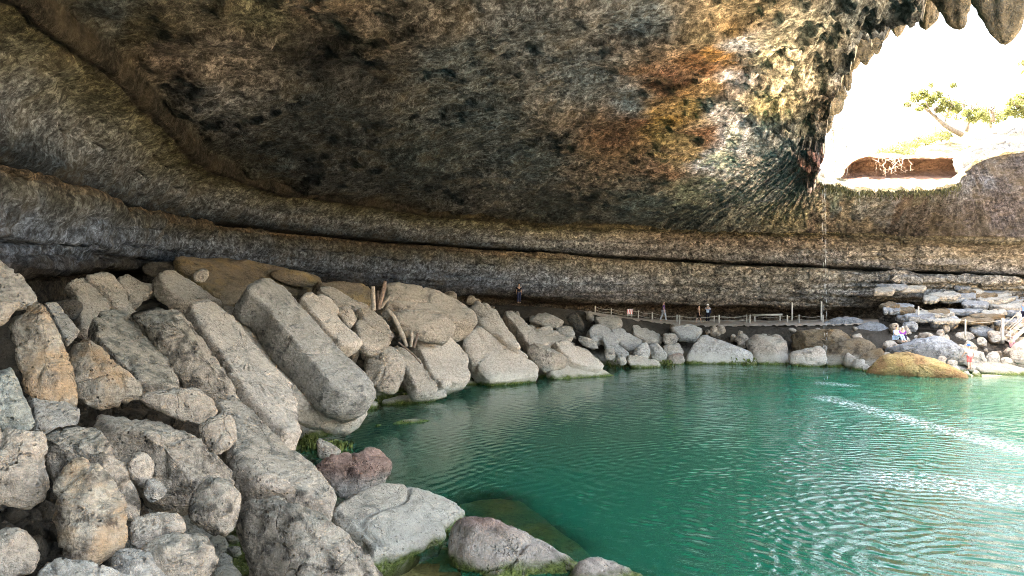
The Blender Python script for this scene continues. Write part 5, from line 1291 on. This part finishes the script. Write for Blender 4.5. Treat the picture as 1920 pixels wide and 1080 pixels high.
def person(label, loc, h, face, top, bottom, hair=(0.05, 0.035, 0.025), hat=None, pose='stand', shorts=False, arms='down', bag=None, skin=SKIN, lean=0.0, sleeveless=False):
    k = h / 1.72
    root = empty('person', loc); root.rotation_euler = (0, 0, face); root.scale = (k, k, k)
    tag(root, label, 'person')
    N = {}
    def put(key, p, r): N[key] = (p, r)
    if pose in ('stand', 'walk'):
        hipz = 0.93; ln = lean
        put('pelvis', (0, 0, 0.95), (0.14, 0.11)); put('waist', (0, -0.02 - ln * 0.3, 1.10), (0.125, 0.095)); put('chest', (0, -ln * 0.8, 1.32), (0.15, 0.105))
        put('neck', (0, -ln * 1.1 - 0.01, 1.49), 0.055); put('head0', (0, -ln * 1.2 - 0.025, 1.57), (0.07, 0.08)); put('head1', (0, -ln * 1.2 - 0.03, 1.65), (0.078, 0.095)); put('head2', (0, -ln * 1.2 - 0.02, 1.71), (0.05, 0.06))
        st_ = 0.24 if pose == 'walk' else 0.03
        for s, nm, d_ in ((-1, 'l', 1), (1, 'r', -1)):
            put('hip' + nm, (s * 0.09, 0, 0.90), 0.088); put('knee' + nm, (s * 0.10, -0.55 * st_ * d_ - 0.03, 0.50), 0.060)
            put('calf' + nm, (s * 0.10, -0.75 * st_ * d_ + 0.01, 0.33), 0.052); put('ankle' + nm, (s * 0.10, -st_ * d_ + 0.03, 0.08), 0.038); put('toe' + nm, (s * 0.12, -st_ * d_ - 0.14, 0.035), (0.042, 0.03))
    else:
        put('pelvis', (0, 0, 0.12), (0.15, 0.12)); put('waist', (0, 0.02, 0.28), (0.13, 0.10)); put('chest', (0, -0.02 - lean, 0.50), (0.15, 0.11))
        put('neck', (0, -0.06 - lean, 0.67), 0.055); put('head0', (0, -0.09 - lean, 0.75), (0.07, 0.08)); put('head1', (0, -0.10 - lean, 0.83), (0.078, 0.095)); put('head2', (0, -0.09 - lean, 0.89), (0.05, 0.06))
        for s, nm in ((-1, 'l'), (1, 'r')):
            put('hip' + nm, (s * 0.10, -0.05, 0.11), 0.09); put('knee' + nm, (s * 0.13, -0.42, 0.32), 0.062)
            put('calf' + nm, (s * 0.13, -0.50, 0.16), 0.052); put('ankle' + nm, (s * 0.13, -0.60, -0.08), 0.038); put('toe' + nm, (s * 0.14, -0.76, -0.12), (0.042, 0.03))
    cz = N['chest'][0]
    put('shl', (cz[0] - 0.17, cz[1], cz[2] + 0.09), 0.062); put('shr', (cz[0] + 0.17, cz[1], cz[2] + 0.09), 0.062)
    E_ = [('pelvis', 'waist'), ('waist', 'chest'), ('chest', 'neck'), ('neck', 'head0'), ('head0', 'head1'), ('head1', 'head2'), ('chest', 'shl'), ('chest', 'shr')]
    h0 = N['head1'][0]; put('nose', (h0[0], h0[1] - 0.105, h0[2] - 0.02), 0.012); E_.append(('head1', 'nose'))
    for s, nm in ((-1, 'l'), (1, 'r')):
        S_ = N['sh' + nm][0]
        if arms == 'up': el, wr = (S_[0] + s * 0.10, S_[1] - 0.20, S_[2] - 0.16), (S_[0] - s * 0.06, S_[1] - 0.24, S_[2] + 0.10)
        elif arms == 'fwd' or pose == 'sit': el, wr = (S_[0] + s * 0.05, S_[1] - 0.08, S_[2] - 0.27), (S_[0] - s * 0.03, S_[1] - 0.30, S_[2] - 0.33)
        elif arms == 'out': el, wr = (S_[0] + s * 0.14, S_[1] - 0.03, S_[2] - 0.25), (S_[0] + s * 0.22, S_[1] - 0.12, S_[2] - 0.44)
        else: el, wr = (S_[0] + s * 0.05, S_[1] + 0.03, S_[2] - 0.29), (S_[0] + s * 0.05, S_[1] - 0.04, S_[2] - 0.54)
        put('el' + nm, el, 0.045); put('wr' + nm, wr, 0.030)
        d_ = Vector(wr) - Vector(el); d_.normalize(); sd_ = d_.cross(Vector((s, 0.2, 0.1))).normalized()
        pm_ = Vector(wr) + d_ * 0.07; put('palm' + nm, tuple(pm_), (0.038, 0.020))
        E_ += [('sh' + nm, 'el' + nm), ('el' + nm, 'wr' + nm), ('wr' + nm, 'palm' + nm)]
        for j, (of, ln_) in enumerate(((-0.030, 0.065), (-0.010, 0.078), (0.010, 0.074), (0.030, 0.058))):
            a_ = pm_ + d_ * 0.03 + sd_ * of; b_ = a_ + d_ * ln_ * 0.55; c_ = b_ + d_ * ln_ * 0.4 + Vector((-s * 0.015, -0.01, 0))
            put('f%d%s' % (j, nm), tuple(b_), 0.010); put('g%d%s' % (j, nm), tuple(c_), 0.008); E_ += [('palm' + nm, 'f%d%s' % (j, nm)), ('f%d%s' % (j, nm), 'g%d%s' % (j, nm))]
        th_ = Vector(wr) + d_ * 0.03 + sd_ * 0.045; put('t0' + nm, tuple(th_), 0.011); put('t1' + nm, tuple(th_ + d_ * 0.04 + sd_ * 0.012), 0.009); E_ += [('wr' + nm, 't0' + nm), ('t0' + nm, 't1' + nm)]
        E_ += [('pelvis', 'hip' + nm), ('hip' + nm, 'knee' + nm), ('knee' + nm, 'calf' + nm), ('calf' + nm, 'ankle' + nm), ('ankle' + nm, 'toe' + nm)]
    skin_mesh('body', N, E_, skin, root)
    g = lambda r, a: (r[0] + a, r[1] + a) if isinstance(r, tuple) else r + a
    T_ = {q: (N[q][0], g(N[q][1], 0.022)) for q in ('waist', 'chest', 'pelvis')}
    Te = [('pelvis', 'waist'), ('waist', 'chest')]
    if not sleeveless:
        for nm in 'lr':
            T_['sh' + nm] = (N['sh' + nm][0], g(N['sh' + nm][1], 0.018))
            mid = tuple(0.25 * a + 0.75 * b for a, b in zip(N['sh' + nm][0], N['el' + nm][0])); T_['sl' + nm] = (mid, 0.064)
            Te += [('chest', 'sh' + nm), ('sh' + nm, 'sl' + nm)]
    skin_mesh('shirt', T_, Te, cloth(top), root)
    B_ = {'pelvis': (N['pelvis'][0], g(N['pelvis'][1], 0.016))}; Be = []
    for nm in 'lr':
        B_['hip' + nm] = (N['hip' + nm][0], N['hip' + nm][1] + 0.022); B_['knee' + nm] = (N['knee' + nm][0], N['knee' + nm][1] + (0.03 if shorts else 0.02)); Be += [('pelvis', 'hip' + nm), ('hip' + nm, 'knee' + nm)]
        if not shorts:
            B_['calf' + nm] = (N['calf' + nm][0], 0.072); an = N['ankle' + nm][0]; B_['ankle' + nm] = ((an[0], an[1], an[2] + 0.02), 0.060); Be += [('knee' + nm, 'calf' + nm), ('calf' + nm, 'ankle' + nm)]
    skin_mesh('shorts' if shorts else 'trousers', B_, Be, cloth(bottom), root)
    hx = N['head1'][0]
    skin_mesh('hair', {'a': ((hx[0], hx[1] + 0.035, hx[2] - 0.03), (0.078, 0.075)), 'b': ((hx[0], hx[1] + 0.03, hx[2] + 0.05), (0.085, 0.085)), 'c': ((hx[0], hx[1] - 0.01, hx[2] + 0.085), (0.06, 0.07))}, [('a', 'b'), ('b', 'c')], cloth(hair), root)
    if hat:
        n = 20; V, Fc = [], []
        for (r, z) in ((0.17, -0.005), (0.17, 0.005), (0.105, 0.02), (0.10, 0.09), (0.07, 0.125), (0.01, 0.135)):
            V += [(hx[0] + r * math.cos(6.2832 * i / n), hx[1] + r * math.sin(6.2832 * i / n), hx[2] + 0.04 + z) for i in range(n)]
        mesh_obj('hat', V, grid_faces(6, n, True), cloth(hat), root)
    if bag:
        MB().tube([(-0.23, 0.06, cz[2] - 0.12), (-0.24, 0.07, cz[2] - 0.25), (-0.23, 0.06, cz[2] - 0.42)], [0.09, 0.12, 0.10], 10, 0.6).build('bag', cloth(bag), root)
        MB().tube([(-0.20, 0.05, cz[2] - 0.15), (-0.02, -0.12, cz[2] + 0.1), (0.12, -0.02, cz[2] + 0.17), (0.0, 0.13, cz[2] + 0.0), (-0.2, 0.08, cz[2] - 0.2)], 0.014, 6).build('strap', cloth(bag), root)
    return root
def stand(px, D, dz=0.06): return ground_at(px, D) + np.array([0, 0, dz])
H_ = math.pi / 2
person('person in dark clothes standing far back by the wall, left end of the path', stand(973, 66.0), 1.65, 0.3, (0.02, 0.02, 0.03), (0.03, 0.04, 0.09))
person('person in a purple shirt and light trousers walking on the path', stand(1244, 68.0), 1.74, H_, (0.13, 0.07, 0.24), (0.42, 0.44, 0.50), (0.12, 0.10, 0.09), pose='walk')
person('person with bare arms in a sleeveless black dress walking on the path', stand(1310, 66.0), 1.50, H_, (0.02, 0.018, 0.02), (0.025, 0.02, 0.02), (0.03, 0.02, 0.02), pose='walk', shorts=True, sleeveless=True)
person('person in a pale blue shirt and hat raising both hands to the face', stand(1327, 66.8), 1.52, math.pi * 0.9, (0.42, 0.55, 0.72), (0.02, 0.02, 0.028), hat=(0.72, 0.74, 0.76), arms='up', bag=(0.03, 0.04, 0.08))
person('seated person in pale blue clothes on the grey boulder, left one of the pair', at(1679, 636, 51.2), 1.7, 0.5, (0.55, 0.58, 0.75), (0.36, 0.48, 0.66), pose='sit')
person('seated person in a purple top with dark trousers, right one of the pair', at(1692, 636, 51.6), 1.6, -0.3, (0.24, 0.06, 0.30), (0.025, 0.02, 0.05), (0.45, 0.42, 0.45), pose='sit')
person('wader in a blue cap, white shirt and red shorts seen from behind', at(1818, 693, 49.0), 1.55, math.pi, (0.72, 0.76, 0.80), (0.62, 0.16, 0.16), hat=(0.05, 0.14, 0.42), shorts=True, arms='out', lean=0.06)
person('person in a blue shirt and dark shorts on the wooden stairs', s0 + np.array([1.35, 0, 1.25]), 1.65, H_, (0.22, 0.36, 0.62), (0.03, 0.03, 0.06), shorts=True)
person('person in a pink top crouching beside the foot of the stairs', at(1897, 654, 53.0), 1.5, H_ + 0.4, (0.55, 0.28, 0.30), (0.05, 0.05, 0.06), (0.40, 0.22, 0.20), pose='sit')
# ------------------------------------------------------------------ the pool's water
def water():
    m = NT('green_pool_water'); P = m.pos()
    sx = m.node('ShaderNodeSeparateXYZ'); m.L(P, sx.inputs[0])
    cl = m.node('ShaderNodeAttribute', attribute_name='clarity').outputs['Fac']
    ch = m.node('ShaderNodeAttribute', attribute_name='chop').outputs['Fac']
    warp = m.node('ShaderNodeTexNoise'); m.L(P, warp.inputs['Vector']); warp.inputs['Scale'].default_value = 0.35; warp.inputs['Detail'].default_value = 2
    wv = m.node('ShaderNodeVectorMath', operation='SCALE'); m.L(warp.outputs['Color'], wv.inputs[0]); wv.inputs['Scale'].default_value = 1.6
    pw = m.node('ShaderNodeVectorMath', operation='ADD'); m.L(P, pw.inputs[0]); m.L(wv.outputs[0], pw.inputs[1])
    hs = []
    for (cx, cy, lam, amp) in ((10.5, 14.5, 0.42, 1.0), (18.5, 30.0, 0.50, 0.8), (18.4, 45.7, 0.60, 0.6), (14.0, 20.0, 0.33, 0.7)):
        dv = m.node('ShaderNodeVectorMath', operation='DISTANCE'); m.L(pw.outputs[0], dv.inputs[0]); dv.inputs[1].default_value = (cx, cy, WATER)
        s = m.math('SINE', m.math('MULTIPLY', dv.outputs['Value'], 2 * math.pi / lam))
        brk = m.ramp(m.noise(P, 0.5 + 0.1 * cx / 10, 2, 0.5), 0.35, 0.65, 0.15, 1.0)
        hs.append(m.math('MULTIPLY', m.math('MULTIPLY', s, amp * lam * 0.026), brk))
    h = hs[0]
    for x in hs[1:]: h = m.math('ADD', h, x)
    nz = m.noise(P, 3.2, 4, 0.6, 0.5)
    nz2 = m.noise(P, 9.0, 3, 0.6, 0.3)
    h = m.math('ADD', h, m.math('ADD', m.math('MULTIPLY', nz, 0.022), m.math('MULTIPLY', nz2, 0.012)))
    h = m.math('MULTIPLY', h, ch)
    sp = m.node('ShaderNodeAttribute', attribute_name='spray_glint').outputs['Fac']
    h = m.math('ADD', h, m.math('MULTIPLY', m.math('MULTIPLY', m.noise(P, 15.0, 3, 0.6), 0.008), sp))
    nb = m.bump(h, 1.0, 1.0)
    fr = m.node('ShaderNodeFresnel'); fr.inputs['IOR'].default_value = 1.30; m.L(nb, fr.inputs['Normal'])
    gl = m.node('ShaderNodeBsdfGlossy'); gl.inputs['Roughness'].default_value = 0.012; m.L(nb, gl.inputs['Normal'])
    gl.inputs['Color'].default_value = (0.96, 0.98, 1, 1)
    big = m.noise(P, 0.08, 2, 0.5)
    body = m.node('ShaderNodeBsdfDiffuse')
    m.L(m.mix(m.ramp(big, 0.35, 0.65), (0.002, 0.102, 0.057), (0.003, 0.114, 0.066)), body.inputs['Color'])
    foam_glint = m.math('MULTIPLY', m.ramp(m.noise(P, 7.0, 5, 0.75), 0.50, 0.60), m.ramp(sp, 0.15, 0.9))
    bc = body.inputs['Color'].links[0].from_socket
    m.L(m.mix(m.math('MULTIPLY', foam_glint, 0.85), bc, (0.80, 0.84, 0.86)), body.inputs['Color'])  # white body colour stands in for reflected sky as well as splash
    tr = m.node('ShaderNodeBsdfTransparent'); tr.inputs['Color'].default_value = (0.78, 0.90, 0.70, 1)
    m1 = m.node('ShaderNodeMixShader'); m.L(cl, m1.inputs[0]); m.L(body.outputs[0], m1.inputs[1]); m.L(tr.outputs[0], m1.inputs[2])
    m2 = m.node('ShaderNodeMixShader'); m.L(fr.outputs[0], m2.inputs[0]); m.L(m1.outputs[0], m2.inputs[1]); m.L(gl.outputs[0], m2.inputs[2])
    m.L(m2.outputs[0], m.out.inputs['Surface'])
    step = 0.45
    xs = np.arange(-10, 60, step); ys = np.arange(-5, 61, step)
    X, Y = np.meshgrid(xs, ys, indexing='ij'); x, y = X.ravel(), Y.ravel()
    sdv = pool_sd(x, y)
    bpy.context.view_layer.update()
    dg = bpy.context.evaluated_depsgraph_get()
    depth = np.full(len(x), 4.0)
    for k in np.nonzero(sdv > -9)[0]:
        ok, loc, *_ = scene.ray_cast(dg, Vector((x[k], y[k], WATER - 0.01)), Vector((0, 0, -1)), distance=6)
        if ok: depth[k] = WATER - loc.z
    dgd = depth.reshape(X.shape)
    for _ in range(1):
        dgd[1:-1, 1:-1] = (dgd[1:-1, 1:-1] * 2 + dgd[:-2, 1:-1] + dgd[2:, 1:-1] + dgd[1:-1, :-2] + dgd[1:-1, 2:]) / 6
    f = grid_faces(len(xs), len(ys))
    ctr = np.stack([x, y], 1)[f].mean(1)
    keep_ = pool_sd(ctr[:, 0], ctr[:, 1]) < 3.0
    f = f[keep_]
    used = np.unique(f); re = np.full(len(x), -1); re[used] = np.arange(len(used))
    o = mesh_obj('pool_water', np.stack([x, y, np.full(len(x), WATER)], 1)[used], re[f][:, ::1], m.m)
    add_attr(o.data, 'clarity', 'FLOAT', (0.92 * np.exp(-dgd.ravel() / 0.8))[used])
    # stronger chop where the drips from the rim fall
    drip = RIM[1:10, :2]; dl = np.full(len(x), 1e9)
    for a_, b_ in zip(drip[:-1], drip[1:]):
        ab = b_ - a_; t_ = np.clip(((x - a_[0]) * ab[0] + (y - a_[1]) * ab[1]) / (ab @ ab), 0, 1)
        dl = np.minimum(dl, np.hypot(x - a_[0] - t_ * ab[0], y - a_[1] - t_ * ab[1]))
    add_attr(o.data, 'chop', 'FLOAT', (0.24 + 2.1 * np.exp(-(dl / 5.5) ** 2))[used])
    # strips under the drips: splash, and reflected sky painted white
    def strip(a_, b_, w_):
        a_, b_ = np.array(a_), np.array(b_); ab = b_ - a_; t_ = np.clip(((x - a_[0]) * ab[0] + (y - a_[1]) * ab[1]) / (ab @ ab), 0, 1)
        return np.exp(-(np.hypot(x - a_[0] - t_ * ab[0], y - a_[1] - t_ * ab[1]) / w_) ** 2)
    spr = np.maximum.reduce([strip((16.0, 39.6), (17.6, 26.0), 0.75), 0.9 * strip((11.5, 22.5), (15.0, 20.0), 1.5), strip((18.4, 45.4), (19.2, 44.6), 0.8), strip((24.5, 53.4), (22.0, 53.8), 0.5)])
    add_attr(o.data, 'spray_glint', 'FLOAT', spr[used])
    if o.data.polygons[0].normal.z < 0: o.data.flip_normals()
    tag(o, 'still emerald green pool rippled by falling drips', kind='structure')
water()
